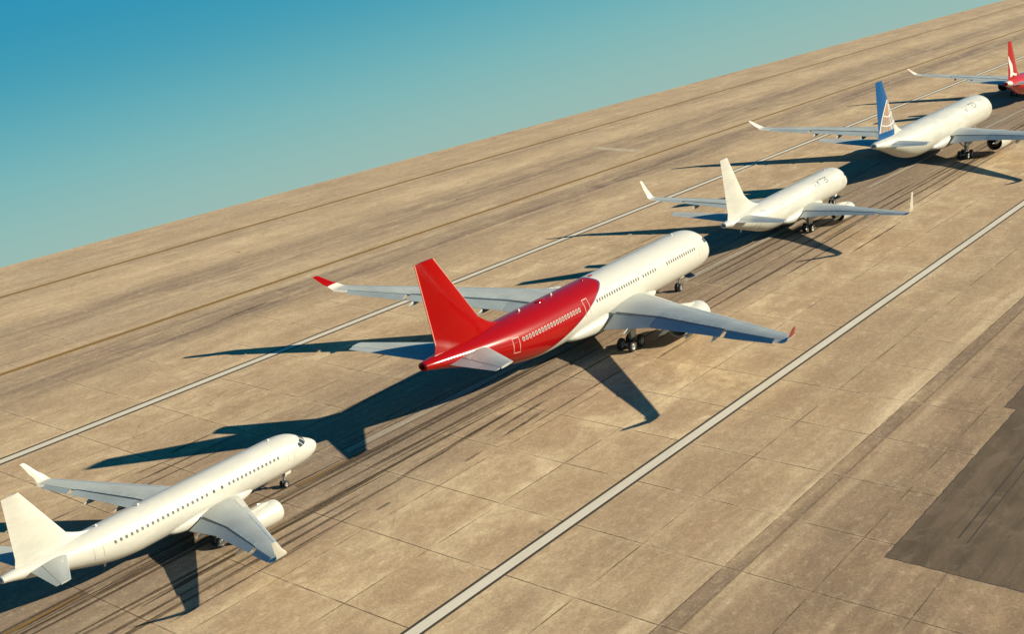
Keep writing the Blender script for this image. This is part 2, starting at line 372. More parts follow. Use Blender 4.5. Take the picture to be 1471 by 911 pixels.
def stripe(name, vc, w, border, z, mat, x0=X0, x1=X1, wig=.0):
    if border:
        sheet(name + '_border', [rect(x0, x1, (vc - w / 2 - border) * U, (vc + w / 2 + border) * U)], z, m_tar)
    sheet(name, [rect(x0, x1, (vc - w / 2) * U, (vc + w / 2) * U)], z + .004, mat)
stripe('edge_stripe', 5.660, .098, .028, .004, m_paintw)
stripe('edge_stripe', 11.675, .100, .036, .004, m_paintw)
stripe('taxi_line', 14.37, .095, 0, .004, m_painty)
stripe('taxi_line', 18.0, .095, 0, .004, m_painty)
m_clw = mark_mat('worn centreline paint', (.43, .36, .265), .95, (.17, .125, .085), .10, 4.5)
cl = [rect(a * U, b * U, 8.50 * U, 8.60 * U) for a, b in ((-5.6, -3.2), (1.15, 5.2), (8.02, 12.3), (14.9, 18.9), (21.8, 25.8), (28.6, 32.6), (35.4, 39.4), (42.2, 46.2))]
sheet('runway_centreline', cl, .008, m_clw)
m_clb = mark_mat('centreline black edge', (.09, .065, .045), .8, (.28, .20, .13), .12, 1.5)
sheet('runway_centreline_border', [rect(a * U, b * U, 8.47 * U, 8.63 * U) for a, b in ((-5.6, -3.2), (1.15, 5.2), (8.02, 12.3), (14.9, 18.9), (21.8, 25.8), (28.6, 32.6))], .004, m_clb)
sheet('nose_wheel_line', [rect(-3.6 * U, -2.05 * U, 8.385 * U, 8.425 * U), rect(.35 * U, 1.25 * U, 8.36 * U, 8.39 * U)], .008, m_painty)
sheet('nose_wheel_line_border', [rect(-3.6 * U, -2.0 * U, 8.36 * U, 8.45 * U), rect(.3 * U, 1.3 * U, 8.34 * U, 8.41 * U)], .004, m_clb)
# the asphalt repair at the right, with a step in its edge
def ragged(a, b, step, amp):
    n = max(2, int(math.dist(a, b) / step)); out = []
    for i in range(n):
        t_ = i / n; out.append((lerp_(a[0], b[0], t_) + random.uniform(-amp, amp), lerp_(a[1], b[1], t_) + random.uniform(-amp, amp)))
    return out
lerp_ = lambda a, b, q: a + (b - a) * q
rim = ragged((1.77 * U, .2 * U), (1.77 * U, 3.15 * U), .5, .05) + ragged((1.77 * U, 3.15 * U), (5.28 * U, 3.15 * U), .5, .04) + ragged((5.28 * U, 3.15 * U), (5.28 * U, 3.27 * U), .3, .03) + ragged((5.28 * U, 3.27 * U), (20 * U, 3.27 * U), .6, .04) + [(60 * U, 3.27 * U)]
sheet('asphalt_patch', [[(60 * U, .2 * U)] + rim], .006, m_asph)
sheet('asphalt_patch_edge', [[(a[0], a[1]), (b[0], b[1]), (b[0] + .10, b[1] - .09), (a[0] + .10, a[1] - .09)] for a, b in zip(rim, rim[1:])], .008, mark_mat('tar edge', (.05, .038, .03), .5, (.13, .10, .07), 1.5, 1.5))
m_edge = mark_mat('tar edge', (.05, .038, .03), .3, (.12, .09, .07), .5, .5)
_unused = (lambda *a: None)('asphalt_patch_edge', [rect(1.755 * U, 1.77 * U, .2 * U, 3.155 * U), rect(1.77 * U, 5.28 * U, 3.15 * U, 3.156 * U), rect(5.272 * U, 60 * U, 3.27 * U, 3.276 * U)], .008, m_edge)
sheet('asphalt_groove', [rect(2.35 * U, 14 * U, 2.755 * U, 2.77 * U), rect(2.30 * U, 9 * U, 2.67 * U, 2.682 * U)], .010, m_edge)
# pale patched strip far out
sheet('pale_repair', [[(16.9 * U, 14.95 * U), (17.2 * U, 14.95 * U), (17.3 * U, 16.3 * U), (17.02 * U, 16.3 * U)]], .006, mark_mat('pale concrete repair', (.50, .41, .28), .9, (.36, .27, .17), .3, .6))

# tyre marks
def skid_mat():
    k = NT('tyre rubber on concrete')
    n = k.noise(k.o, (.10, 3.5, 0), 1.0, 5, .7); n2 = k.noise(k.o, (3, 3, 0), 1.0, 3, .7)
    tr = k.n('ShaderNodeBsdfTransparent'); mx = k.n('ShaderNodeMixShader')
    al = k.math('MULTIPLY', k.ramp(n, [(.32, .05), (.60, .88)]), k.ramp(n2, [(.3, .6), (.6, 1)]))
    m = k.fin((.075, .053, .034), .85, 0, 0, .1)
    k.l(al, mx.inputs[0]); k.l(tr.outputs[0], mx.inputs[1]); k.l(k.b.outputs[0], mx.inputs[2]); k.l(mx.outputs[0], k.out.inputs[0])
    return m
m_skid = skid_mat()
sk = MB(); zi = 0
def skid(u0, v0, u1, v1, w, curve=0.0):
    global zi
    zi += 1; z = .0125 + zi * .00015; n = 24; vs_ = []
    wj = 0
    for i in range(n + 1):
        t = i / n; wj = .7 * wj + random.uniform(-.12, .12) * w
        ww = w * min(1, 4.5 * t + .15, 4.5 * (1 - t) + .15) * (1 + .18 * math.sin(t * 23 + u0 * 7)) + wj * .4
        x = (u0 + (u1 - u0) * t) * U; y = (v0 + (v1 - v0) * t + curve * t * (1 - t)) * U
        vs_ += [(x, y - abs(ww) / 2, z), (x, y + abs(ww) / 2, z)]
    sk.add(vs_, [(2 * i, 2 * i + 2, 2 * i + 3, 2 * i + 1) for i in range(n)])
for a in [(-3.4, 8.29, 5.2, 8.33, .60), (-3.6, 8.20, 4.6, 8.26, .40), (-3.3, 7.92, 3.2, 7.86, .30), (-3.2, 7.86, 1.2, 7.80, .30), (-3.4, 7.66, .55, 7.70, .34), (-3.4, 7.54, 1.25, 7.60, .40),
          (-1.9, 7.80, 2.1, 7.90, .5), (.35, 8.05, 4.6, 8.02, .45), (.9, 7.62, 2.9, 7.72, .50), (1.1, 7.68, 5.4, 7.74, .26), (2.15, 7.52, 3.3, 7.56, .34), (1.55, 7.30, 1.85, 7.31, .30), (2.2, 7.35, 3.05, 7.40, .34), (2.6, 7.28, 4.6, 7.34, .22), (.32, 7.33, .52, 7.335, .30),
          (-.9, 7.44, .3, 7.46, .24), (-2.0, 7.40, -.2, 7.42, .2), (4.9, 7.72, 9.5, 7.80, .3), (5.4, 7.52, 8.6, 7.60, .28), (7.2, 7.55, 12.5, 7.66, .42), (8.6, 7.36, 12.2, 7.42, .3), (9.2, 7.86, 15.8, 7.92, .45), (10.3, 7.70, 17.5, 7.74, .40), (12.2, 7.52, 20, 7.58, .45),
          (13.4, 7.30, 19.0, 7.38, .35), (14.5, 7.80, 24, 7.9, .5), (16, 7.60, 26, 7.7, .5), (18, 7.45, 27, 7.5, .4), (20, 7.25, 25, 7.3, .3), (.2, 10.2, .8, 10.22, .3), (3.4, 10.3, 4.4, 10.32, .3), (-.4, 9.9, 1.0, 9.94, .3), (5.0, 7.18, 6.0, 7.2, .25), (10.3, 7.0, 12.5, 7.03, .3),
          (8.2, 8.44, 13.0, 8.45, .35), (7.6, 8.70, 13.4, 8.69, .30), (-3.2, 8.46, 1.2, 8.44, .28), (3.55, 13.55, 4.6, 13.6, .5), (8.0, 8.30, 13.5, 8.33, .5), (7.9, 8.12, 13.5, 8.1, .35)]:
    skid(*a)
for i in range(60):
    vv_ = random.gauss(8.15, .42); u_ = random.uniform(-4, 34); L_ = random.uniform(.6, 5.5)
    if vv_ < 7.2: vv_ += .8
    skid(u_, vv_, u_ + L_, vv_ + random.uniform(-.05, .09), random.choice((.08, .10, .14, .22)))
for i in range(26):
    vv_ = random.uniform(9.1, 10.4); u_ = random.uniform(-3, 30); skid(u_, vv_, u_ + random.uniform(.6, 3), vv_ + random.uniform(-.05, .05), random.choice((.08, .12, .2)))
tag(new('tyre_marks', sk.v, sk.f, m_skid), kind='structure')

# ------------------------------------------------------------------ aircraft
def mono(pts):
    """monotone cubic interpolation"""
    xs = [p[0] for p in pts]; ys = [p[1] for p in pts]; n = len(xs)
    d = [(ys[i + 1] - ys[i]) / (xs[i + 1] - xs[i]) for i in range(n - 1)]
    m = [d[0]] + [0 if d[i - 1] * d[i] <= 0 else 2 * d[i - 1] * d[i] / (d[i - 1] + d[i]) for i in range(1, n - 1)] + [d[-1]]
    def f(x):
        if x <= xs[0]: return ys[0]
        if x >= xs[-1]: return ys[-1]
        i = max(j for j in range(n - 1) if xs[j] <= x); h = xs[i + 1] - xs[i]; t = (x - xs[i]) / h
        return ys[i] * (1 + 2 * t) * (1 - t) ** 2 + m[i] * h * t * (1 - t) ** 2 + ys[i + 1] * t * t * (3 - 2 * t) + m[i + 1] * h * t * t * (t - 1)
    return f
def lerp(a, b, t): return a + (b - a) * t

class Plane:
    """x runs back from the nose tip, y to the right wing, z up; object X = -x, Y = -y."""
    def __init__(s, S):
        s.S = S; R, L, zc = S['R'], S['L'], S['zc']; s.R, s.L, s.zc = R, L, zc
        N = S['nose']; T = S['tail']
        s.hw = mono([(a * R, b) for a, b, c, d in N] + [(L - a, b) for a, b, c, d in T])
        s.zt = mono([(a * R, c) for a, b, c, d in N] + [(L - a, c) for a, b, c, d in T])
        s.zb = mono([(a * R, d) for a, b, c, d in N] + [(L - a, d) for a, b, c, d in T])
    def P(s, x, y, z): return (-x, -y, z)
    def sec(s, x):
        R = s.R; t = s.zc + s.zt(x) * R; b = s.zc + s.zb(x) * R
        return s.hw(x) * R * s.S.get('wf', 1), (t + b) / 2, (t - b) / 2
    def surf(s, x, th):
        w, c, h = s.sec(x)
        return Vector((x, w * math.cos(th), c + h * math.sin(th)))
    def nor(s, x, th):
        e = .05; a = s.surf(x + e, th) - s.surf(x - e, th); b = s.surf(x, th + .02) - s.surf(x, th - .02)
        n = a.cross(b); n = n.normalized()
        c = s.surf(x, th); 
        if n.dot(Vector((0, math.cos(th), math.sin(th)))) < 0: n = -n
        return n
    def on(s, x, th, off=0.0):
        p = s.surf(x, th) + s.nor(x, th) * off
        return s.P(p.x, p.y, p.z)
    def th_at(s, x, z, side=1):
        w, c, h = s.sec(x); q = max(-1, min(1, (z - c) / h)); t = math.asin(q)
        return t if side > 0 else math.pi - t
    def ring_patch(s, pts, off, width, name, mat, parent):
        """closed ribbon on the skin; pts list of (x, th)"""
        mb = MB(); n = len(pts); cx = sum(p[0] for p in pts) / n; ct = sum(p[1] for p in pts) / n
        P2 = []
        for (x, t) in pts:
            dx, dt = (cx - x), (ct - t) * s.R; d = math.hypot(dx, dt) or 1
            P2.append((x + dx / d * width, t + dt / d * width / s.R))
        v = [s.on(x, t, off) for x, t in pts] + [s.on(x, t, off) for x, t in P2] + [s.on(x, t, -.02) for x, t in pts] + [s.on(x, t, -.02) for x, t in P2]
        f = []
        for i in range(n):
            j = (i + 1) % n; f += [(i, j, n + j, n + i), (i, 2 * n + i, 2 * n + j, j), (n + i, n + j, 3 * n + j, 3 * n + i)]
        return new(name, v, f, mat, parent)
    def patch(s, quad, off, name, mat, parent, nx=4, nt_=4, round_=0):
        """slightly proud skin panel: quad corners (x, th) in order"""
        v = []; f = []; a, b, c, d = quad
        for k, o in ((0, off), (1, -.03)):
            for i in range(nx + 1):
                for j in range(nt_ + 1):
                    p, q = i / nx, j / nt_
                    x = lerp(lerp(a[0], b[0], p), lerp(d[0], c[0], p), q); t = lerp(lerp(a[1], b[1], p), lerp(d[1], c[1], p), q)
                    v.append(s.on(x, t, o))
        m = nt_ + 1; K = (nx + 1) * m
        for i in range(nx):
            for j in range(nt_): f.append((i * m + j, (i + 1) * m + j, (i + 1) * m + j + 1, i * m + j + 1))
        bd = [i * m for i in range(nx + 1)] + [nx * m + j for j in range(1, m)] + [i * m + nt_ for i in range(nx - 1, -1, -1)] + [j for j in range(nt_ - 1, 0, -1)]
        for i in range(len(bd)):
            p, q = bd[i], bd[(i + 1) % len(bd)]; f.append((p, q, K + q, K + p))
        return new(name, v, f, mat, parent)

    def fuselage(s, root, mat):
        xs = []; R, L = s.R, s.L; x = 0.0
        xs = [R * 4 * (i / 46) ** 2 for i in range(47)]
        tl = s.S['tail'][0][0]
        n = 14; xs += [lerp(4 * R, L - tl, i / n) for i in range(1, n + 1)]
        xs += [lerp(L - tl, L, i / 34) for i in range(1, 35)]
        n = 56; v = []; f = []
        for x in xs:
            for i in range(n):
                p = s.surf(x, 2 * math.pi * i / n); v.append(s.P(p.x, p.y, p.z))
        for j in range(len(xs) - 1):
            for i in range(n): f.append((j * n + i, j * n + (i + 1) % n, (j + 1) * n + (i + 1) % n, (j + 1) * n + i))
        f.append(tuple(range(n)))
        # tail opening: a short recessed pipe
        w, c, h = s.sec(L); b = len(v); e = (len(xs) - 1) * n
        for r, dx in ((.55, 0.06), (.48, -.5)):
            for i in range(n):
                a = 2 * math.pi * i / n; v.append(s.P(L + dx, w * r * math.cos(a), c + h * r * math.sin(a)))
        for i in range(n):
            j = (i + 1) % n; f += [(e + i, e + j, b + j, b + i), (b + i, b + j, b + n + j, b + n + i)]
        f.append(tuple(b + n + i for i in range(n)))
        return new('fuselage', v, f, mat, root, 50)

    # lifting surfaces -------------------------------------------------
    SEC = [(0, 0), (.006, .16), (.02, .29), (.05, .45), (.10, .62), (.18, .82), (.30, .98), (.42, 1.0), (.55, .90), (.68, .68), (.80, .42), (.90, .21), (1.0, .02)]
    def loft(s, st, c0, c1, name, mat, parent, defl=0.0, vert=False, steps=None, smooth=35, side=1, capr=1.0, lower=.8):
        """st: stations (span, xLE, xTE, height, thickness ratio). builds chord fraction c0..c1"""
        def at(y):
            for a, b in zip(st, st[1:]):
                if y <= b[0] + 1e-6: t = (y - a[0]) / (b[0] - a[0]); return [lerp(p, q, t) for p, q in zip(a, b)]
            return st[-1]
        ys = steps or [a[0] for a in st]
        cs = [c0] + [c for c, t in s.SEC if c0 < c < c1] + [c1]
        if c0 > .5: cs = [c0] + [lerp(c0, c1, q) for q in (.06, .2, .4, .6, .8)] + [c1]
        def th(c):
            for (a, b), (c_, d) in zip(s.SEC, s.SEC[1:]):
                if a <= c <= c_: return lerp(b, d, (c - a) / (c_ - a))
            return .02
        rows = []
        for y in ys:
            y_, le, te, z, tr = at(y); ch = te - le; row = []
            hx = le + c0 * ch
            def pt(c, sg):
                t = th(c) * tr * ch * .5 * (1 if sg > 0 else lower)
                if c0 > .5 and c == c0: t *= (.985 if vert else .6)
                cam = 0 if vert else -.10 * tr * ch * (c ** 2) * 3.0
                return (le + c * ch, sg * t + cam)
            pts = [pt(c, 1) for c in cs] + [pt(c, -1) for c in reversed(cs)]
            if c0 == 0: pts = pts[:-1]
            if defl:
                hz = pts[0][1] * 0.0 + (pt(c0, 1)[1] + pt(c0, -1)[1]) / 2; ca, sa = math.cos(defl), math.sin(defl)
                pts = [(hx + (px - hx) * ca - (-(pz - hz)) * sa * 0 + (px - hx) * 0 + (pz - hz) * sa, hz + (pz - hz) * ca - (px - hx) * sa) for px, pz in pts]
            for px, pz in pts:
                row.append(s.P(px, pz, y) if vert else s.P(px, side * y, z + pz))
            rows.append(row)
        n = len(rows[0]); v = [p for r in rows for p in r]; f = []
        for j in range(len(rows) - 1):
            for i in range(n): f.append((j * n + i, j * n + (i + 1) % n, (j + 1) * n + (i + 1) % n, (j + 1) * n + i))
        f += [tuple(range(n)), tuple(range((len(rows) - 1) * n, len(rows) * n))]
        return new(name, v, f, mat, parent, smooth)

    def wing(s, root, side):
        S = s.S; st = []
        for (y, le, te, z, tr) in S['wing']:
            k = S.get('skew', 0) * y * side
            st.append((y, le - k, te - k, z, tr))
        def at(y):
            for a, b in zip(st, st[1:]):
                if y <= b[0] + 1e-6: t = (y - a[0]) / (b[0] - a[0]); return [lerp(p, q, t) for p, q in zip(a, b)]
            return st[-1]
        tip = st[-1][0]; yk = S['kink']; r = S['R'] * .5
        ys = sorted(set([a[0] for a in st] + [lerp(st[0][0], tip, i / 14) for i in range(15)]))
        w = s.loft(st, 0, .745, 'wing', m_wing, root, steps=ys, side=side)
        ir = S['inner']; of = S['outer']; al = S['ail']
        fd, ad = S['fdef'], S['adef']
        # fixed trailing pieces
        s.loft(st, .748, 1, 'flap', m_flap, w, R_(fd), steps=[ir, yk - .02], side=side)
        s.loft(st, .748, 1, 'flap', m_flap, w, R_(fd), steps=[yk + .04, lerp(yk, of, .5), of], side=side)
        s.loft(st, .748, 1, 'aileron', m_flap, w, R_(ad), steps=[of + .45, lerp(of, al, .5), al], side=side)
        s.loft(st, .748, 1, 'trailing_edge', m_white2, w, R_(2), steps=[al + .06, tip], side=side)
        # flap shroud (spoiler row) line: dark slot
        def up(y, c, o=0.0):
            y_, le, te, z, tr = at(y); ch = te - le
            for (a, b), (c_, d) in zip(s.SEC, s.SEC[1:]):
                if a <= c <= c_: t = lerp(b, d, (c - a) / (c_ - a))
            return Vector((le + c * ch, side * y, z + t * tr * ch * .5 - .3 * tr * ch * c * c + o))
        def strip(ya, yb, ca, cb, o, name, mat, n=10):
            v = []; 
            for i in range(n + 1):
                y = lerp(ya, yb, i / n)
                for c in (ca, cb):
                    for oo in (o, -.05): p = up(y, c, oo); v.append(s.P(*p))
            f = []
            for i in range(n):
                a = i * 4; b = a + 4; f += [(a, b, b + 2, a + 2), (a, a + 1, b + 1, b), (a + 2, b + 2, b + 3, a + 3)]
            f += [(0, 2, 3, 1), (n * 4, n * 4 + 1, n * 4 + 3, n * 4 + 2)]
            return new(name, v, f, mat, w)
        strip(ir, yk, .722, .742, .012, 'flap_slot', m_seal); strip(yk, of, .722, .742, .012, 'flap_slot', m_seal)
        ns = S['spoilers']
        for i in range(ns):
            a = lerp(yk + .3, of - .3, i / ns); b = lerp(yk + .3, of - .3, (i + 1) / ns) - .10
            strip(a, b, .60, .715, .018, 'spoiler', m_flap, 3)
        # leading edge slat skin
        sl = []; 
        for seg in S['slats']:
            a, b = seg; n = 10; v = []
            cs = [(.10, -1), (.05, -1), (.02, -1), (.006, -1), (0, 1), (.006, 1), (.02, 1), (.05, 1), (.10, 1), (.135, 1)]
            for i in range(n + 1):
                y = lerp(a, b, i / n); y_, le, te, z, tr = at(y); ch = te - le
                for c, sg in cs:
                    t = 0
                    for (a1, b1), (c1, d1) in zip(s.SEC, s.SEC[1:]):
                        if a1 <= c <= c1: t = lerp(b1, d1, (c - a1) / (c1 - a1))
                    tt = t * tr * ch * .5 * (1 if sg > 0 else .8); cc = -.3 * tr * ch * c * c
                    v.append(s.P(le + c * ch - (.016 if c < .02 else .004), side * y, z + sg * (tt + .014) + cc))
            m = len(cs); f = [(i * m + j, (i + 1) * m + j, (i + 1) * m + j + 1, i * m + j + 1) for i in range(n) for j in range(m - 1)]
            new('slat', v, f, m_lead, w, 40)
        # flap track fairings
        for (y, L_, h_) in S['tracks']:
            y_, le, te, z, tr = at(y); ch = te - le; xs_ = te + .16 * ch * 0 + S['trackout']; mb = MB()
            x0 = xs_ - L_; prof = [(0, .02), (.08, .35), (.22, .75), (.42, 1), (.62, .95), (.8, .62), (.93, .26), (1, .03)]
            v = []; n = 14
            for t, q in prof:
                for i in range(n):
                    a = 2 * math.pi * i / n
                    v.append(s.P(x0 + t * L_, side * y + math.cos(a) * .20 * q * (h_ / .5), z - .34 * tr * ch - .95 * h_ + math.sin(a) * h_ * q - .55 * h_ * t - .22 * t * t * math.sin(R_(fd)) * 3))
            f = [(j * n + i, j * n + (i + 1) % n, (j + 1) * n + (i + 1) % n, (j + 1) * n + i) for j in range(len(prof) - 1) for i in range(n)] + [tuple(range(n)), tuple(range((len(prof) - 1) * n, len(prof) * n))]
            new('flap_track_fairing', v, f, m_flap if not S.get('whitetrack') else m_white2, w, 50)
        # winglet
        wl = S['winglet'] if side > 0 or 'wl_left' not in S else dict(S['winglet'], **S['wl_left']); y_, le, te, z, tr = st[-1]; ch = te - le
        v = []; rows = []
        nseg = 14
        for i in range(nseg + 1):
            t = i / nseg; bl = wl['blend']
            # arc then straight
            a_end = R_(wl['cant'])
            tt = min(1, t / bl)
            ang = a_end * tt; arc = bl * wl['len']
            if t <= bl: dy = arc / a_end * math.sin(ang); dz = arc / a_end * (1 - math.cos(ang))
            else:
                dy = arc / a_end * math.sin(a_end) + (t - bl) * wl['len'] * math.cos(a_end); dz = arc / a_end * (1 - math.cos(a_end)) + (t - bl) * wl['len'] * math.sin(a_end)
            x_le = le + wl['sweep'] * t * wl['len'] * (.35 + .65 * min(1, t * 2)); c = lerp(ch, wl['tip'], t ** wl.get('pw', .8))
            if t > .93: c *= .82; x_le += .12
            row = []
            cs = [0, .02, .08, .2, .4, .6, .8, 1.0]; nx_, nz_ = -math.sin(ang), math.cos(ang)
            def T(c_):
                for (a1, b1), (c1, d1) in zip(s.SEC, s.SEC[1:]):
                    if a1 <= c_ <= c1: return lerp(b1, d1, (c_ - a1) / (c1 - a1))
            for c_ in cs + cs[-2:0:-1]:
                pass
            up_ = [(c_, T(c_)) for c_ in cs]; dn = [(c_, -T(c_) * .8) for c_ in cs[-1:0:-1]]
            for c_, q in up_ + dn:
                off = q * tr * c * .5; row.append(s.P(x_le + c_ * c, side * (y_ + dy + nx_ * off), z + dz + nz_ * off - (.3 * tr * ch * c_ ** 2) * (1 - t)))
            rows.append(row)
        n = len(rows[0]); v = [p for r_ in rows for p in r_]
        f = [(j * n + i, j * n + (i + 1) % n, (j + 1) * n + (i + 1) % n, (j + 1) * n + i) for j in range(nseg) for i in range(n)] + [tuple(range(n)), tuple(range(nseg * n, (nseg + 1) * n))]
        if wl.get('two'):   # lower blend white, upper in colour
            kf = 5
            f1 = f[:kf * n] + [f[-2], tuple(range(kf * n, (kf + 1) * n))]; f2 = f[kf * n:-2] + [tuple(range(kf * n, (kf + 1) * n)), f[-1]]
            new('wing_tip', v, f1, m_white2, w, 35); o2 = new('winglet', v, f2, wl['mat'], w, 35)
        else: new('winglet', v, f, wl['mat'], w, 35)
        return w

    def engine(s, root, side):
        S = s.S['eng']; x0, y0, z0, r, L_ = S['x'], S['y'] , S['z'], S['r'], S['L']
        k = s.S.get('skew', 0) * y0 * side; x0 -= k
        P0 = (-x0, -side * y0, z0)
        def pr(l): return [(-a * L_, b * r) for a, b in l]
        mb = MB(); mb.lathe(pr([(.035, .905), (.10, .965), (.22, 1.0), (.40, 1.0), (.60, .96), (.80, .93), (1.0, .86), (1.0, .83), (.8, .84)]), 'x', P0, 48)
        e = mb.build('engine', m_white, root, 40)
        mb = MB(); mb.lathe(pr([(.035, .905), (.012, .875), (0, .84), (.006, .80), (.03, .77), (.08, .76)]), 'x', P0, 48); mb.build('intake_lip', m_lead, e, 50)
        mb = MB(); mb.lathe(pr([(.08, .76), (.20, .80), (.26, .80)]), 'x', P0, 40); mb.build('intake_duct', m_strut, e, 50)
        # fan: hub plus blades
        mb = MB(); mb.lathe(pr([(.15, .01), (.17, .10), (.21, .20), (.25, .26), (.27, .26)]), 'x', P0, 24, True)
        for i in range(24):
            a = 2 * math.pi * i / 24; ca, sa = math.cos(a), math.sin(a); v = []
            for rr, tw in ((.24, .06), (.52, .10), (.79, .13)):
                for sg in (-1, 1):
                    b = a + sg * tw * .9; v.append((P0[0] - (.235 + sg * .022) * L_, P0[1] + math.cos(b) * rr * r, P0[2] + math.sin(b) * rr * r))
            mb.add(v, [(0, 1, 3, 2), (2, 3, 5, 4)])
        mb.lathe(pr([(.275, .02), (.275, .80)]), 'x', P0, 40)
        mb.build('fan', m_fan, e, 40)
        mb = MB(); mb.lathe(pr([(.80, .84), (.72, .70), (.70, .40)]), 'x', P0, 40); mb.build('bypass_duct', m_duct, e)
        mb = MB(); mb.lathe(pr([(.70, .58), (.92, .54), (1.06, .42), (1.06, .37), (.98, .36)]), 'x', P0, 36); mb.build('core_nozzle', m_hot, e, 40)
        mb = MB(); mb.lathe(pr([(.96, .36), (1.0, .30), (1.10, .20), (1.22, .03)]), 'x', P0, 28, True); mb.build('exhaust_cone', m_hot, e, 40)
        # pylon
        zt = S['pz']; v = []
        st = [(x0 + .22 * L_, .05, z0 + .95 * r, z0 + .99 * r), (x0 + .45 * L_, .20, z0 + .9 * r, z0 + 1.18 * r), (x0 + .8 * L_, .26, z0 + .6 * r, zt - .05), (x0 + 1.25 * L_, .24, z0 + .75 * r, zt), (x0 + 1.75 * L_, .06, zt - .35, zt - .1)]
        for x, w, a, b in st: v += [s.P(x, side * y0 - w, a), s.P(x, side * y0 + w, a), s.P(x, side * y0 + w * .8, b), s.P(x, side * y0 - w * .8, b)]
        f = [(j * 4 + i, j * 4 + (i + 1) % 4, j * 4 + 4 + (i + 1) % 4, j * 4 + 4 + i) for j in range(4) for i in range(4)] + [(0, 1, 2, 3), (16, 17, 18, 19)]
        new('pylon', v, f, m_white2, e, 30)
        # nacelle strake and latch panel
        mb = MB(); a = R_(55); rr = r * .98
        mb.add([s.P(x0 + .22 * L_, side * y0 - side * math.cos(a) * rr, z0 + math.sin(a) * rr), s.P(x0 + .45 * L_, side * y0 - side * math.cos(a) * rr, z0 + math.sin(a) * rr), s.P(x0 + .45 * L_, side * y0 - side * math.cos(a) * rr * 1.22, z0 + math.sin(a) * rr * 1.22),
                s.P(x0 + .22 * L_, side * y0 - side * math.cos(a) * rr + .03, z0 + math.sin(a) * rr), s.P(x0 + .45 * L_, side * y0 - side * math.cos(a) * rr + .03, z0 + math.sin(a) * rr), s.P(x0 + .45 * L_, side * y0 - side * math.cos(a) * rr * 1.22 + .03, z0 + math.sin(a) * rr * 1.22)],
               [(0, 1, 2), (3, 5, 4), (0, 2, 5, 3), (1, 4, 5, 2), (0, 3, 4, 1)])
        mb.build('nacelle_strake', m_white2, e)
        return e

    def wheel(s, g, x, y, r, w):
        mb = MB(); c = s.P(x, y, r)
        mb.lathe([(-w / 2, r * .62), (-w / 2, r * .86), (-w * .36, r * .98), (-w * .15, r), (w * .15, r), (w * .36, r * .98), (w / 2, r * .86), (w / 2, r * .62), (w * .32, r * .55), (-w * .32, r * .55), (-w / 2, r * .62)], 'y', c, 28)
        mb.build('tyre', m_dark, g, 40)
        mb = MB(); mb.lathe([(-w * .40, .03), (-w * .42, r * .2), (-w * .30, r * .3), (-w * .34, r * .5), (-w * .46, r * .60), (-w * .2, r * .60), (w * .2, r * .60), (w * .46, r * .60), (w * .34, r * .5), (w * .30, r * .3), (w * .42, r * .2), (w * .40, .03)], 'y', c, 24, True)
        mb.build('rim', m_rim, g, 40)
    def gear(s, root):
        G = s.S['gear']; r = G['nr']; x = G['nx']; w, c, h = s.sec(x); top = c - h + .25
        mb = MB(); mb.tube(s.P(x, 0, r), s.P(x - .15, 0, top), .09); mb.tube(s.P(x, 0, r * 1.6), s.P(x - .1, 0, top), .14); mb.tube(s.P(x, -.34, r), s.P(x, .34, r), .07)
        mb.tube(s.P(x - .05, 0, r * 2.2), s.P(x - 1.35, 0, top), .06); mb.tube(s.P(x + .05, 0, r * 1.4), s.P(x + .35, 0, r * 2.3), .035); mb.tube(s.P(x + .35, 0, r * 2.3), s.P(x + .02, 0, r * 3.0), .035)
        n = mb.build('nose_gear', m_strut, root, 40)
        for sg in (-1, 1): s.wheel(n, x, sg * .27, r, .24)
        mb = MB(); mb.tube(s.P(x - .16, 0, r * 2.9), s.P(x - .26, 0, r * 2.9), .15, .15, 16); mb.build('taxi_light', m_rim, n)
        for sg in (-1, 1):
            mb = MB(); mb.box(-x - .1, -x + .75, sg * .42 - .025, sg * .42 + .025, top - .60, top + .05); mb.build('gear_door', m_white2, n)
        for side in (-1, 1):
            x = G['mx'] - s.S.get('skew', 0) * G['my'] * side * .3; y = side * G['my']; r = G['mr']; top = G['top']
            mb = MB(); mb.tube(s.P(x, y, r), s.P(x, y, top), .13); mb.tube(s.P(x, y, r * 2.2), s.P(x, y, top), .20); mb.tube(s.P(x, y, r * 2.6), s.P(x, y - side * 2.2, top - .1), .09)
            mb.tube(s.P(x, y, r * 2.5), s.P(x - 1.6, y, top), .08); mb.tube(s.P(x + .12, y, r * 1.5), s.P(x + .5, y, r * 2.2), .05); mb.tube(s.P(x + .5, y, r * 2.2), s.P(x + .1, y, r * 3), .05)
            hw = G['wt']
            if G['axles'] == 2:
                mb.tube(s.P(x - G['ab'], y, r), s.P(x + G['ab'], y, r), .14)
                ax = (x - G['ab'], x + G['ab'])
            else: ax = (x,)
            for a in ax: mb.tube(s.P(a, y - hw, r), s.P(a, y + hw, r), .09)
            g_ = mb.build('main_gear', m_strut, root, 40)
            for a in ax:
                for sg in (-1, 1): s.wheel(g_, a, y + sg * hw, r, G['ww'])
            mb = MB(); yy = y + side * .32; v = []
            for (dx, z_) in ((-.5, r * 1.9), (.45, r * 1.9), (.8, top), (-.9, top)):
                v += [s.P(x + dx, yy, z_), s.P(x + dx, yy + side * .05, z_)]
            mb.add(v, [(0, 2, 4, 6), (1, 7, 5, 3), (0, 1, 3, 2), (2, 3, 5, 4), (4, 5, 7, 6), (6, 7, 1, 0)])
            mb.build('gear_door', m_white2, g_)

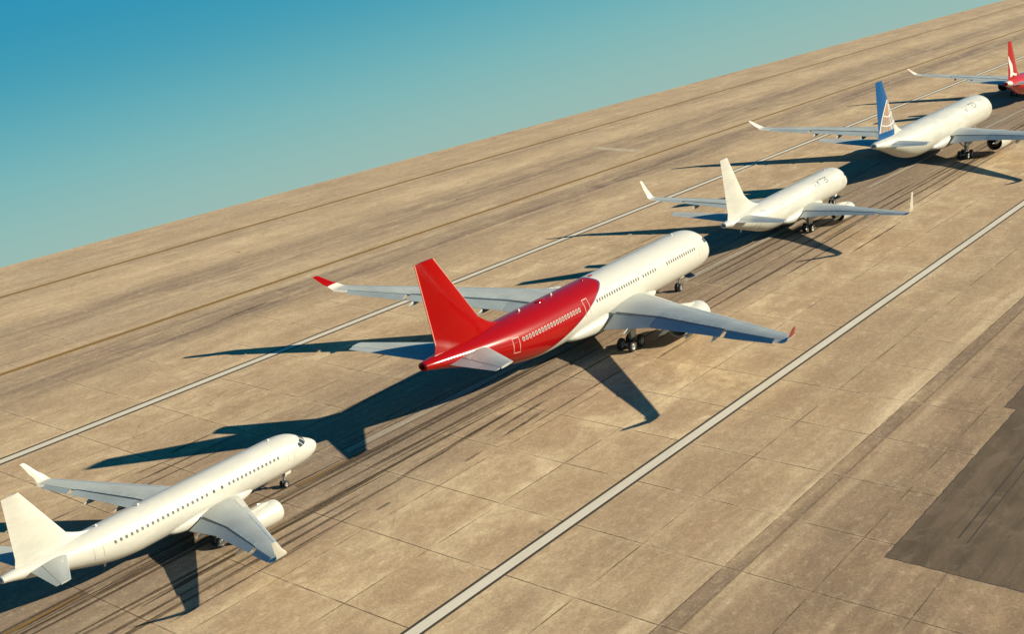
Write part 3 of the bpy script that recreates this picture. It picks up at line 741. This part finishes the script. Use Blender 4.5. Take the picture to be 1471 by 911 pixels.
    def tailfeathers(s, root, finmat, rudmat, stabmat=None):
        S = s.S; st = S['fin']
        fn = s.loft(st, 0, .70, 'tail_fin', finmat, root, vert=True, steps=[lerp(st[0][0], st[-1][0], i / 12) for i in range(13)] , lower=1.0)
        s.loft(st, .7005, 1, 'rudder', rudmat, fn, vert=True, steps=[st[0][0], st[1][0], st[-1][0] - .02], lower=1.0)
        # dorsal fillet
        z0 = st[0][0]; d = S['dorsal']; n = 8; v = []
        for i in range(n + 1):
            t = i / n; x = lerp(d[0], d[1], t); zt = lerp(d[2], d[3], t ** 2.0); w = lerp(.02, d[4], t)
            v += [s.P(x, -w * 1.6, d[2] - .8), s.P(x, -w, lerp(d[2], zt, .5)), s.P(x, -w * .25, zt), s.P(x, w * .25, zt), s.P(x, w, lerp(d[2], zt, .5)), s.P(x, w * 1.6, d[2] - .8)]
        x = d[1] + 2.6; zt = d[3] + .4; w = .03; n += 1
        v += [s.P(x, -w * 1.6, d[2] - .8), s.P(x, -w, lerp(d[2], zt, .5)), s.P(x, -w * .25, zt), s.P(x, w * .25, zt), s.P(x, w, lerp(d[2], zt, .5)), s.P(x, w * 1.6, d[2] - .8)]
        f = [(j * 6 + i, j * 6 + (i + 1) % 6, j * 6 + 6 + (i + 1) % 6, j * 6 + 6 + i) for j in range(n) for i in range(6)] + [tuple(range(6)), tuple(range(n * 6, n * 6 + 6))]
        new('dorsal_fillet', v, f, S.get('dmat', finmat), fn, 60)
        for side in (-1, 1):
            stt = [(y, le - S.get('skew', 0) * y * side, te - S.get('skew', 0) * y * side, z, tr) for y, le, te, z, tr in (S['stab'] if side < 0 or 'stabr' not in S else S['stabr'])]
            h = s.loft(stt, 0, .70, 'tailplane', stabmat or m_wing, root, side=side, lower=1.0)
            s.loft(stt, .702, 1, 'elevator', m_flap, h, R_(S.get('edef', 0)), steps=[stt[0][0] + .5, stt[-1][0] - .12], side=side, lower=1.0)
        return fn

    def belly(s, root):
        B = s.S['belly']; x0, x1, hw, zc, hh = B; n = 36; m = 26; v = []; f = []
        for j in range(m + 1):
            t = j / m; x = lerp(x0, x1, t); q = max(0.0, 1 - abs(2 * t - 1) ** 2.6) ** .55; q = max(q, .02)
            for i in range(n):
                a = 2 * math.pi * i / n; ca, sa = math.cos(a), math.sin(a)
                e = .78
                v.append(s.P(x, math.copysign(abs(ca) ** e, ca) * hw * (.55 + .45 * q) * (1 if q > .02 else .9), zc + math.copysign(abs(sa) ** e, sa) * hh * q))
        f = [(j * n + i, j * n + (i + 1) % n, (j + 1) * n + (i + 1) % n, (j + 1) * n + i) for j in range(m) for i in range(n)] + [tuple(range(n)), tuple(range(m * n, (m + 1) * n))]
        new('belly_fairing', v, f, m_white, root, 50)

    def windows(s, fus, segs, z, mats, size=(.26, .36), pitch=.533, skip=(), frame=None):
        wm = None; cnt = 0
        for side in (1, -1):
            for a, b, red in segs:
                n = max(1, int(round((b - a) / pitch)))
                for i in range(n + 1):
                    x = lerp(a, b, i / n)
                    if any(abs(x - q) < pitch * .45 for q in skip): continue
                    cnt += 1
                    if cnt > 96: return
                    th = s.th_at(x, z, side); dw, dt = size[0] / 2, size[1] / 2 / s.R
                    pts = []
                    for k in range(12):
                        t = 2 * math.pi * k / 12; c_, s_ = math.cos(t), math.sin(t)
                        pts.append((x + math.copysign(abs(c_) ** .6, c_) * dw, th + math.copysign(abs(s_) ** .6, s_) * dt))
                    v = [s.on(p, q, .012) for p, q in pts] + [s.on(p, q, -.03) for p, q in pts]
                    w_ = new('window', v, [tuple(range(12))] + [(k, (k + 1) % 12, 12 + (k + 1) % 12, 12 + k) for k in range(12)], mats[1] if red else mats[0], fus)
                    if red or frame:
                        P2 = [(x + (p - x) * 1.36, th + (q - th) * 1.22) for p, q in pts]
                        v = [s.on(p, q, .018) for p, q in pts] + [s.on(p, q, .018) for p, q in P2] + [s.on(p, q, -.03) for p, q in P2]
                        new('window_frame', v, [(k, (k + 1) % 12, 12 + (k + 1) % 12, 12 + k) for k in range(12)] + [(12 + k, 12 + (k + 1) % 12, 24 + (k + 1) % 12, 24 + k) for k in range(12)], m_frame_red if red else frame, w_ if False else fus)

    def door(s, fus, x, z0, z1, w, mat, width=.05, side=1):
        t0, t1 = s.th_at(x, z0, side), None
        h = (z1 - z0); th0 = s.th_at(x, z0, side); sg = 1 if side > 0 else -1
        th1 = th0 + sg * h / s.R
        pts = []
        for i in range(7): pts.append((x - w / 2, lerp(th0, th1, i / 6)))
        for i in range(1, 3): pts.append((lerp(x - w / 2, x + w / 2, i / 3), th1))
        for i in range(7): pts.append((x + w / 2, lerp(th1, th0, i / 6)))
        for i in range(1, 3): pts.append((lerp(x + w / 2, x - w / 2, i / 3), th0))
        return s.ring_patch(pts, .016, width, 'door', mat, fus)

    def cockpit(s, fus):
        for side in (1, -1):
            for q in s.S['cockpit']:
                pts = [(x, s.th_at(x, z, side)) if z is not None else (x, R_(90)) for x, z in q]
                # keep the front panes off the centreline by angle
                s.patch(pts, .012, 'cockpit_window', m_glass, fus, 5, 5)

    def blade(s, fus, x, z=None, h=.42, c=.40, mat=None, bottom=False):
        w, cc, hh = s.sec(x); z = (cc + hh - .05) if not bottom else (cc - hh + .05); d = h if not bottom else -h
        mb = MB(); v = []
        for (dx, dz, t) in ((0, 0, .045), (c, 0, .045), (c * 1.1, d, .02), (c * .55, d, .02)):
            v += [s.P(x + dx, -t, z + dz), s.P(x + dx, t, z + dz)]
        mb.add(v, [(0, 2, 4, 6), (1, 7, 5, 3), (0, 1, 3, 2), (2, 3, 5, 4), (4, 5, 7, 6), (6, 7, 1, 0)])
        return mb.build('antenna', mat or m_white2, fus)

    def dome(s, fus, x, r=.5, h=.22, mat=None):
        w, cc, hh = s.sec(x); mb = MB(); v = []; n = 16
        for j in range(5):
            a = j / 4 * math.pi / 2
            for i in range(n): b = 2 * math.pi * i / n; v.append(s.P(x + math.cos(b) * math.cos(a) * r * 1.6, math.sin(b) * math.cos(a) * r * .6, cc + hh - .06 + math.sin(a) * h))
        mb.add(v, [(j * n + i, j * n + (i + 1) % n, (j + 1) * n + (i + 1) % n, (j + 1) * n + i) for j in range(4) for i in range(n)])
        return mb.build('radome', mat or m_white2, fus, 50)

    def text(s, fus, txt, x_left, z, hgt, spacing=1.0, xs=1.0, mat=None, bold=0.0, side=1):
        cu = bpy.data.curves.new('t', 'FONT'); cu.body = txt; cu.size = hgt * 1.42; cu.space_character = spacing; cu.offset = bold; cu.resolution_u = 3
        o = bpy.data.objects.new('t', cu); COL.objects.link(o); bpy.context.view_layer.update()
        me = o.to_mesh(); vv = [tuple(v.co) for v in me.vertices]; ff = [tuple(p.vertices) for p in me.polygons]; o.to_mesh_clear()
        bpy.data.objects.remove(o); bpy.data.curves.remove(cu)
        th0 = s.th_at(x_left, z, side); sg = 1 if side > 0 else -1
        mx = max(v[0] for v in vv)
        # reads from the tail toward the nose on the right-hand side
        v = [s.on(x_left - a * xs, th0 + sg * b / s.R, .014) for a, b, c in vv]
        return new('airline_title', v, ff, mat or m_ink, fus)

NOSE_B = [(0, .02, -.36, -.40), (.03, .13, -.25, -.50), (.12, .25, -.12, -.60), (.3, .39, .02, -.71), (.55, .52, .16, -.80), (.85, .64, .30, -.87), (1.05, .71, .42, -.90), (1.3, .78, .60, -.93), (1.6, .845, .76, -.955), (2.0, .91, .89, -.975), (2.6, .97, .975, -.99), (3.3, .995, 1, -1), (4, 1, 1, -1)]
def scaled_wide_nose():
    return [(0, .03, -.30, -.36), (.03, .16, -.17, -.48), (.10, .30, -.02, -.60), (.24, .46, .16, -.72), (.45, .62, .36, -.82), (.7, .745, .55, -.89), (.95, .83, .70, -.93), (1.25, .90, .83, -.96), (1.6, .95, .92, -.98), (2.1, .985, .98, -.995), (2.8, 1, 1, -1), (4, 1, 1, -1)]
def build(S, name, loc, hdg, sc, label):
    root = bpy.data.objects.new(name, None); COL.objects.link(root)
    root.location = loc; root.rotation_euler = (0, 0, R_(hdg)); root.scale = (sc, sc, sc); root.empty_display_size = 2
    tag(root, label, 'airplane', 'airliners parked nose to tail along the runway')
    p = Plane(S)
    fus = p.fuselage(root, S.get('fmat', m_white)); p.belly(root)
    for sd_ in (1, -1): p.wing(root, sd_); p.engine(root, sd_)
    p.gear(root)
    fin = p.tailfeathers(root, S.get('finmat', m_white), S.get('rudmat', m_white), S.get('stabmat'))
    p.cockpit(fus)
    return root, p, fus, fin

def narrow():
    return dict(R=2.07, wf=.96, L=37.57, zc=3.82, nose=NOSE_B,
        tail=[(13.5, 1, 1, -1), (11.5, .985, 1, -.93), (9.5, .93, .995, -.76), (7.0, .78, .98, -.42), (4.5, .58, .95, -.06), (2.4, .40, .91, .24), (1.0, .29, .88, .43), (.3, .23, .86, .52), (0, .20, .84, .54)],
        wing=[(1.2, 12.2, 19.8, 2.55, .155), (1.98, 12.8, 19.8, 2.68, .15), (6.4, 15.25, 19.95, 3.05, .125), (12, 18.35, 21.55, 3.62, .11), (16.9, 21.05, 22.95, 4.15, .11)],
        kink=6.4, inner=2.35, outer=13.0, ail=16.3, fdef=9, adef=16, spoilers=4, slats=[(2.6, 5.1), (6.4, 16.6)],
        tracks=[(7.6, 3.0, .34), (11.0, 2.6, .30), (4.0, 2.6, .26)], trackout=.55, whitetrack=True, skew=0.0,
        winglet=dict(len=2.75, cant=70, blend=.22, sweep=.72, tip=.50, pw=.5, mat=m_white2),
        eng=dict(x=11.6, y=5.75, z=1.60, r=1.2, L=3.9, pz=3.0),
        gear=dict(nx=5.07, nr=.38, mx=17.71, my=3.8, mr=.58, ww=.42, top=2.6, wt=.46, axles=1),
        fin=[(5.55, 30.2, 36.2, 0, .10), (6.4, 30.7, 36.0, 0, .10), (12.1, 34.5, 36.15, 0, .09)], dorsal=(27.6, 31.9, 5.80, 7.35, .26),
        stab=[(.3, 31.4, 35.2, 5.15, .10), (6.22, 35.0, 36.4, 5.80, .09)],
        belly=(10.4, 21.6, 2.12, 2.42, .98),
        cockpit=[[(1.95, 4.60), (2.62, 5.12), (2.95, 5.02), (2.28, 4.42)], [(2.36, 4.36), (3.02, 4.96), (3.42, 4.84), (2.95, 4.30)], [(3.06, 4.30), (3.5, 4.80), (3.86, 4.74), (3.72, 4.34)]])
def wide(L=58.82):
    return dict(R=2.82, L=L, zc=4.95, nose=scaled_wide_nose(),
        tail=[(21, 1, 1, -1), (18.5, 1, 1, -.98), (15.5, .97, 1, -.88), (12, .88, .99, -.64), (8.5, .73, .97, -.27), (5.5, .56, .945, .06), (3, .40, .92, .32), (1.2, .29, .90, .48), (.3, .22, .88, .56), (0, .19, .87, .58)],
        wing=[(1.8, 19.6, 31.8, 3.60, .145), (2.82, 20.5, 31.8, 3.73, .14), (9.4, 25.3, 32.4, 4.50, .12), (18.5, 31.5, 36.4, 5.65, .105), (27.4, 37.7, 40.1, 6.75, .105)],
        kink=9.4, inner=3.5, outer=19.6, ail=26.2, fdef=13, adef=17, spoilers=6, slats=[(3.6, 8.6), (10.2, 27.0)],
        tracks=[(6.6, 4.6, .42), (11.5, 4.4, .40), (15.2, 3.9, .36), (18.8, 3.4, .32)], trackout=.9, skew=.05,
        wl_left=dict(len=2.75, cant=46), winglet=dict(len=2.35, cant=60, blend=.25, sweep=1.0, tip=.85, mat=m_white2, two=True),
        eng=dict(x=19.9, y=9.37, z=2.1, r=1.52, L=5.9, pz=4.4),
        gear=dict(nx=6.7, nr=.52, mx=28.9, my=5.34, mr=.70, ww=.48, top=3.7, wt=.70, axles=2, ab=.99),
        fin=[(7.2, 48.0, 57.0, 0, .10), (8.4, 48.9, 56.7, 0, .10), (16.9, 55.9, 58.7, 0, .09)], dorsal=(45.2, 50.4, 7.66, 9.9, .34),
        stab=[(.4, 49.6, 55.6, 6.45, .10), (9.5, 56.2, 58.3, 7.5, .09)], stabr=[(.4, 49.9, 55.9, 6.5, .10), (7.7, 55.3, 58.0, 7.4, .09)], edef=0,
        belly=(16.2, 37.0, 3.12, 2.95, 1.28),
        cockpit=[[(1.50, 5.95), (2.05, 6.45), (2.45, 6.38), (1.95, 5.80)], [(2.02, 5.78), (2.53, 6.45), (3.1, 6.42), (2.65, 5.78)], [(2.75, 5.80), (3.2, 6.42), (3.95, 6.45), (3.75, 5.92)]])

# 1 -- nearest, all white with upturned wing tips
S = narrow()
root, p, fus, fin = build(S, 'airliner', (6.48, 78.18, 0), 2.67, .8326, 'all-white airliner nearest the camera, behind the tail of the red-tailed one')
p.windows(fus, [(7.1, 13.8, 0), (14.75, 14.75, 0), (15.8, 15.8, 0), (16.7, 27.4, 0)], 4.52, (m_pane, m_pane), size=(.25, .36), pitch=.58)
p.door(fus, 29.1, 3.65, 5.45, .95, m_frame, .05); p.door(fus, 5.3, 3.65, 5.45, .95, m_frame, .03); p.door(fus, 5.3, 3.65, 5.45, .95, m_frame, .03, -1)
for x_ in (6.3, 23.0, 27.7): p.blade(fus, x_, h=.26, c=.26)
p.blade(fus, 27.5, h=.45, c=.3, bottom=True); p.blade(fus, 9.5, h=.3, c=.3, bottom=True)

# 2 -- the red-tailed one
S = wide(); S['fmat'] = m_redfus; S['finmat'] = m_red; S['rudmat'] = m_red; S['dmat'] = m_red; S['winglet'] = dict(S['winglet'], mat=m_red); S['stabmat'] = m_wing
root, p, fus, fin = build(S, 'airliner', (76.07, 77.22, 0), 3.0, 1.0, 'large white airliner with glossy red rear fuselage and red tail fin')
p.windows(fus, [(35.0, 45.6, 1), (21.8, 31.2, 0), (17.6, 20.6, 0), (7.2, 14.6, 0)], 5.98, (m_pane, m_pane), size=(.28, .42), pitch=.56)
p.door(fus, 46.8, 4.85, 6.85, 1.05, m_frame_red, .07); p.door(fus, 33.4, 4.85, 6.85, 1.0, m_frame_red, .07); p.door(fus, 5.6, 4.85, 6.85, 1.05, m_frame, .03)
p.door(fus, 46.8, 4.85, 6.85, 1.05, m_frame_red, .07, -1)
for x_ in (8.0, 42.4, 36.2): p.blade(fus, x_, h=.34, c=.30)
for x_ in (29.9, 28.2): p.dome(fus, x_, .32, .16, m_red)
p.dome(fus, 38.7, .6, .2, m_red)
# pale trailing and leading edge outlines on the fin
def fin_line(p, fin, pts, w, mat, name, off=.03):
    """ribbon on both sides of the fin: pts (x, z)"""
    st = p.S['fin']
    def half(x, z):
        for a, b in zip(st, st[1:]):
            if z <= b[0] + 1e-6: t = (z - a[0]) / (b[0] - a[0]); q = [lerp(m_, n_, t) for m_, n_ in zip(a, b)]; break
        else: q = st[-1]
        c = (x - q[1]) / (q[2] - q[1]); c = max(0, min(1, c))
        for (a1, b1), (c1, d1) in zip(p.SEC, p.SEC[1:]):
            if a1 <= c <= c1: return lerp(b1, d1, (c - a1) / (c1 - a1)) * q[4] * (q[2] - q[1]) * .5
        return .02
    mb = MB()
    for sg in (1, -1):
        v = []
        for i, (x, z) in enumerate(pts):
            a = pts[max(0, i - 1)]; b = pts[min(len(pts) - 1, i + 1)]; dx, dz = b[0] - a[0], b[1] - a[1]; d = math.hypot(dx, dz) or 1
            ww = w if not callable(w) else w(i / (len(pts) - 1))
            for s2 in (-.5, .5):
                xx, zz = x - dz / d * ww * s2, z + dx / d * ww * s2
                h = half(xx, zz) + off; v.append(p.P(xx, sg * h, zz)); v.append(p.P(xx, sg * (h - off * 1.5), zz))
        f = []
        for i in range(len(pts) - 1):
            a = i * 4; b = a + 4; f += [(a, b, b + 2, a + 2), (a, a + 1, b + 1, b), (a + 2, b + 2, b + 3, a + 3)]
        mb.add(v, f)
    return mb.build(name, mat, fin)
st = S['fin']
fin_line(p, fin, [(lerp(st[1][2], st[2][2], i / 10) - .05, lerp(st[1][0], st[2][0], i / 10)) for i in range(11)], .12, m_redline, 'trailing_edge_trim')
fin_line(p, fin, [(lerp(st[1][1], st[2][1], i / 10) + .06, lerp(st[1][0], st[2][0], i / 10)) for i in range(11)], .10, m_redline, 'leading_edge_trim')

# 3 -- smaller white one with tall winglets
S = narrow()
S.update(R=1.98, wf=.95, L=38.4, zc=3.42, wing=[(1.1, 14.0, 21.6, 2.40, .15), (1.88, 14.6, 21.6, 2.50, .15), (6.2, 17.2, 21.8, 3.0, .12), (12, 20.8, 23.5, 3.68, .105), (16.6, 23.6, 25.1, 4.2, .105)],
    kink=6.2, outer=12.6, ail=16.1, slats=[(2.6, 4.4), (6.2, 16.3)], tracks=[(7.2, 3.0, .32), (11.2, 2.6, .28), (4.0, 2.4, .24)], skew=.045, adef=5, fdef=5,
    wl_left=dict(len=2.9, cant=74), winglet=dict(len=3.3, cant=80, blend=.24, sweep=.58, tip=.55, mat=m_white2),
    eng=dict(x=11.2, y=4.9, z=1.28, r=1.06, L=4.0, pz=2.75),
    gear=dict(nx=4.2, nr=.36, mx=20.0, my=2.9, mr=.56, ww=.42, top=2.3, wt=.44, axles=1),
    fin=[(5.1, 30.9, 37.3, 0, .10), (5.9, 31.6, 37.2, 0, .10), (12.6, 37.2, 39.0, 0, .09)], dorsal=(27.4, 33.1, 5.30, 7.5, .26),
    stab=[(.3, 32.6, 36.4, 4.85, .10), (7.0, 36.6, 38.1, 5.60, .09)], belly=(11.4, 24.6, 2.25, 2.1, .98),
    cockpit=[[(1.85, 4.15), (2.45, 4.62), (2.75, 4.52), (2.15, 4.0)], [(2.22, 3.95), (2.82, 4.48), (3.2, 4.38), (2.8, 3.9)], [(2.9, 3.9), (3.28, 4.34), (3.6, 4.28), (3.45, 3.92)]])
root, p, fus, fin = build(S, 'airliner', (127.54, 79.29, 0), 2.43, 1.1706, 'all-white airliner with tall winglets and thin grey name, in front of the red-tailed one')
p.windows(fus, [(6.4, 14.6, 0), (15.4, 18.4, 0), (19.3, 29.3, 0)], 4.05, (m_frame, m_frame), size=(.24, .34), pitch=.56)
p.text(fus, 'AMITES', 14.2, 4.42, .95, 1.06, 1.0, m_ink, .02)
p.text(fus, 'U A', 30.6, 4.75, .42, 1.1, 1.0, m_ink)
p.door(fus, 31.6, 3.0, 4.8, .9, m_frame, .03); p.door(fus, 4.6, 3.0, 4.8, .9, m_frame, .03)
for x_ in (7.0, 22.0): p.blade(fus, x_, h=.2, c=.2)
p.blade(fus, 33.5, h=.3, c=.3, bottom=True)

# 4 -- white with blue tail and globe lines
S = wide(); S['finmat'] = m_blue; S['rudmat'] = m_blue; S['dmat'] = m_white; S['winglet'] = dict(S['winglet'], mat=plain('pale pink winglet paint', (.62, .50, .44), .4), two=True); S['fdef'] = 8; S['adef'] = 10; S['eng'] = dict(S['eng'], x=20.4, z=2.35); S['wl_left'] = dict(len=2.6, cant=44)
S['wing'] = [(a, b, c, z, q) for (a, b, c, _z, q), z in zip(S['wing'], (3.6, 3.73, 4.35, 5.2, 5.95))]
root, p, fus, fin = build(S, 'airliner', (197.68, 78.43, 0), 1.2, 1.0663, 'white airliner with blue tail fin crossed by white and gold globe lines')
p.windows(fus, [(7.5, 13.6, 0), (21.0, 42.0, 0)], 6.2, (m_frame, m_frame), size=(.25, .36), pitch=.56)
p.text(fus, 'UNITED', 19.0, 6.55, 1.25, 1.05, 1.0, m_ink, .03)
p.door(fus, 46.8, 4.85, 6.85, 1.0, m_frame, .03); p.door(fus, 5.6, 4.85, 6.85, 1.0, m_frame, .03)
for x_ in (9.0, 24.0): p.blade(fus, x_, h=.25, c=.25)
# globe lines
st = S['fin']
def fin_le(z):
    for a, b in zip(st, st[1:]):
        if z <= b[0]: t = (z - a[0]) / (b[0] - a[0]); return lerp(a[1], b[1], t)
    return st[-1][1]
def bound(t): # outer arc from the leading edge down to the root near the tail
    z = lerp(13.7, 8.6, t); x = lerp(54.0, 56.4, t ** .8) + .55 * math.sin(t * math.pi) * .6; return x, z
def mer(q, n=14):
    out = []
    for i in range(n + 1):
        t = i / n; x, z = bound(t); l = fin_le(z) + .25; out.append((lerp(l, x, q), z))
    return [a for a in out if a[0] > fin_le(a[1]) + .1]
mb_ = MB(); m_pale = plain('pale emblem ground', (.27, .25, .24), .4)
for sg in (1, -1):
    rows_ = []
    for i in range(17):
        x_, z_ = bound(i / 16); l_ = fin_le(z_) + .22
        for j_ in range(9):
            xx = lerp(l_, max(l_ + .02, x_), j_ / 8)
            for a_, b_ in zip(st, st[1:]):
                if z_ <= b_[0]: q_ = [lerp(m_, n_, (z_ - a_[0]) / (b_[0] - a_[0])) for m_, n_ in zip(a_, b_)]; break
            c_ = (xx - q_[1]) / (q_[2] - q_[1]); h_ = 0
            for (a1, b1), (c1, d1) in zip(p.SEC, p.SEC[1:]):
                if a1 <= c_ <= c1: h_ = lerp(b1, d1, (c_ - a1) / (c1 - a1)) * q_[4] * (q_[2] - q_[1]) * .5
            rows_.append(p.P(xx, sg * (h_ + .018), z_))
    mb_.add(rows_, [(i * 9 + j_, i * 9 + j_ + 1, i * 9 + j_ + 10, i * 9 + j_ + 9) for i in range(16) for j_ in range(8)])
mb_.build('globe_ground', m_pale, fin)
fin_line(p, fin, mer(1.0), .26, m_wline, 'globe_emblem')
for q, mt in ((.84, m_gold), (.68, m_gold), (.54, m_gold), (.38, m_wline), (.2, m_wline)): fin_line(p, fin, mer(q)[2:], .24 if mt is m_gold else .16, mt, 'globe_emblem', .04)
for zz in (11.4, 9.9):
    t = (13.7 - zz) / 5.1; xb = bound(t)[0]; l = fin_le(zz) + .15
    fin_line(p, fin, [(lerp(l, xb, i / 10), zz - .75 * math.sin(i / 10 * math.pi) * .6) for i in range(11) if zz - .45 * math.sin(i / 10 * math.pi) > 8.3], .15, m_wline if zz < 12 else m_gold, 'globe_emblem', .05)

# 5 -- cut by the right edge: red tail with a white leaping shape
S = wide(); S['finmat'] = m_redtail; S['rudmat'] = m_redtail; S['dmat'] = m_redtail; S['fmat'] = m_qffus; S['winglet'] = dict(S['winglet'], mat=plain('salmon winglet paint', (.62, .36, .28), .4)); S['fdef'] = 3; S['adef'] = 5
root, p, fus, fin = build(S, 'airliner', (275.3, 81.8, 0), 1.0, .93, 'farthest airliner, red tail with a white flowing shape, cut off by the right edge')
p.windows(fus, [(7.5, 13.6, 0), (21.0, 42.0, 0)], 6.2, (m_frame, m_frame), size=(.25, .36), pitch=.56)
pts = [(57.6, 13.4), (57.2, 12.6), (56.5, 11.8), (55.8, 11.1), (55.2, 10.4), (54.9, 9.6), (54.8, 8.8), (54.7, 8.3)]
fin_line(p, fin, pts, lambda t: .35 + 1.25 * math.sin(min(1, t * 1.25) * math.pi * .55), m_wline, 'tail_emblem')
fin_line(p, fin, [(54.6, 9.3), (53.4, 8.75), (52.2, 8.5), (51.0, 8.4)], .5, m_wline, 'tail_emblem')
w, c, h = p.sec(57.2)
p.patch([(56.2, R_(-90)), (58.6, R_(-90)), (58.6, R_(269)), (56.2, R_(269))], .012, 'tail_cone', m_white, fus, 4, 30)
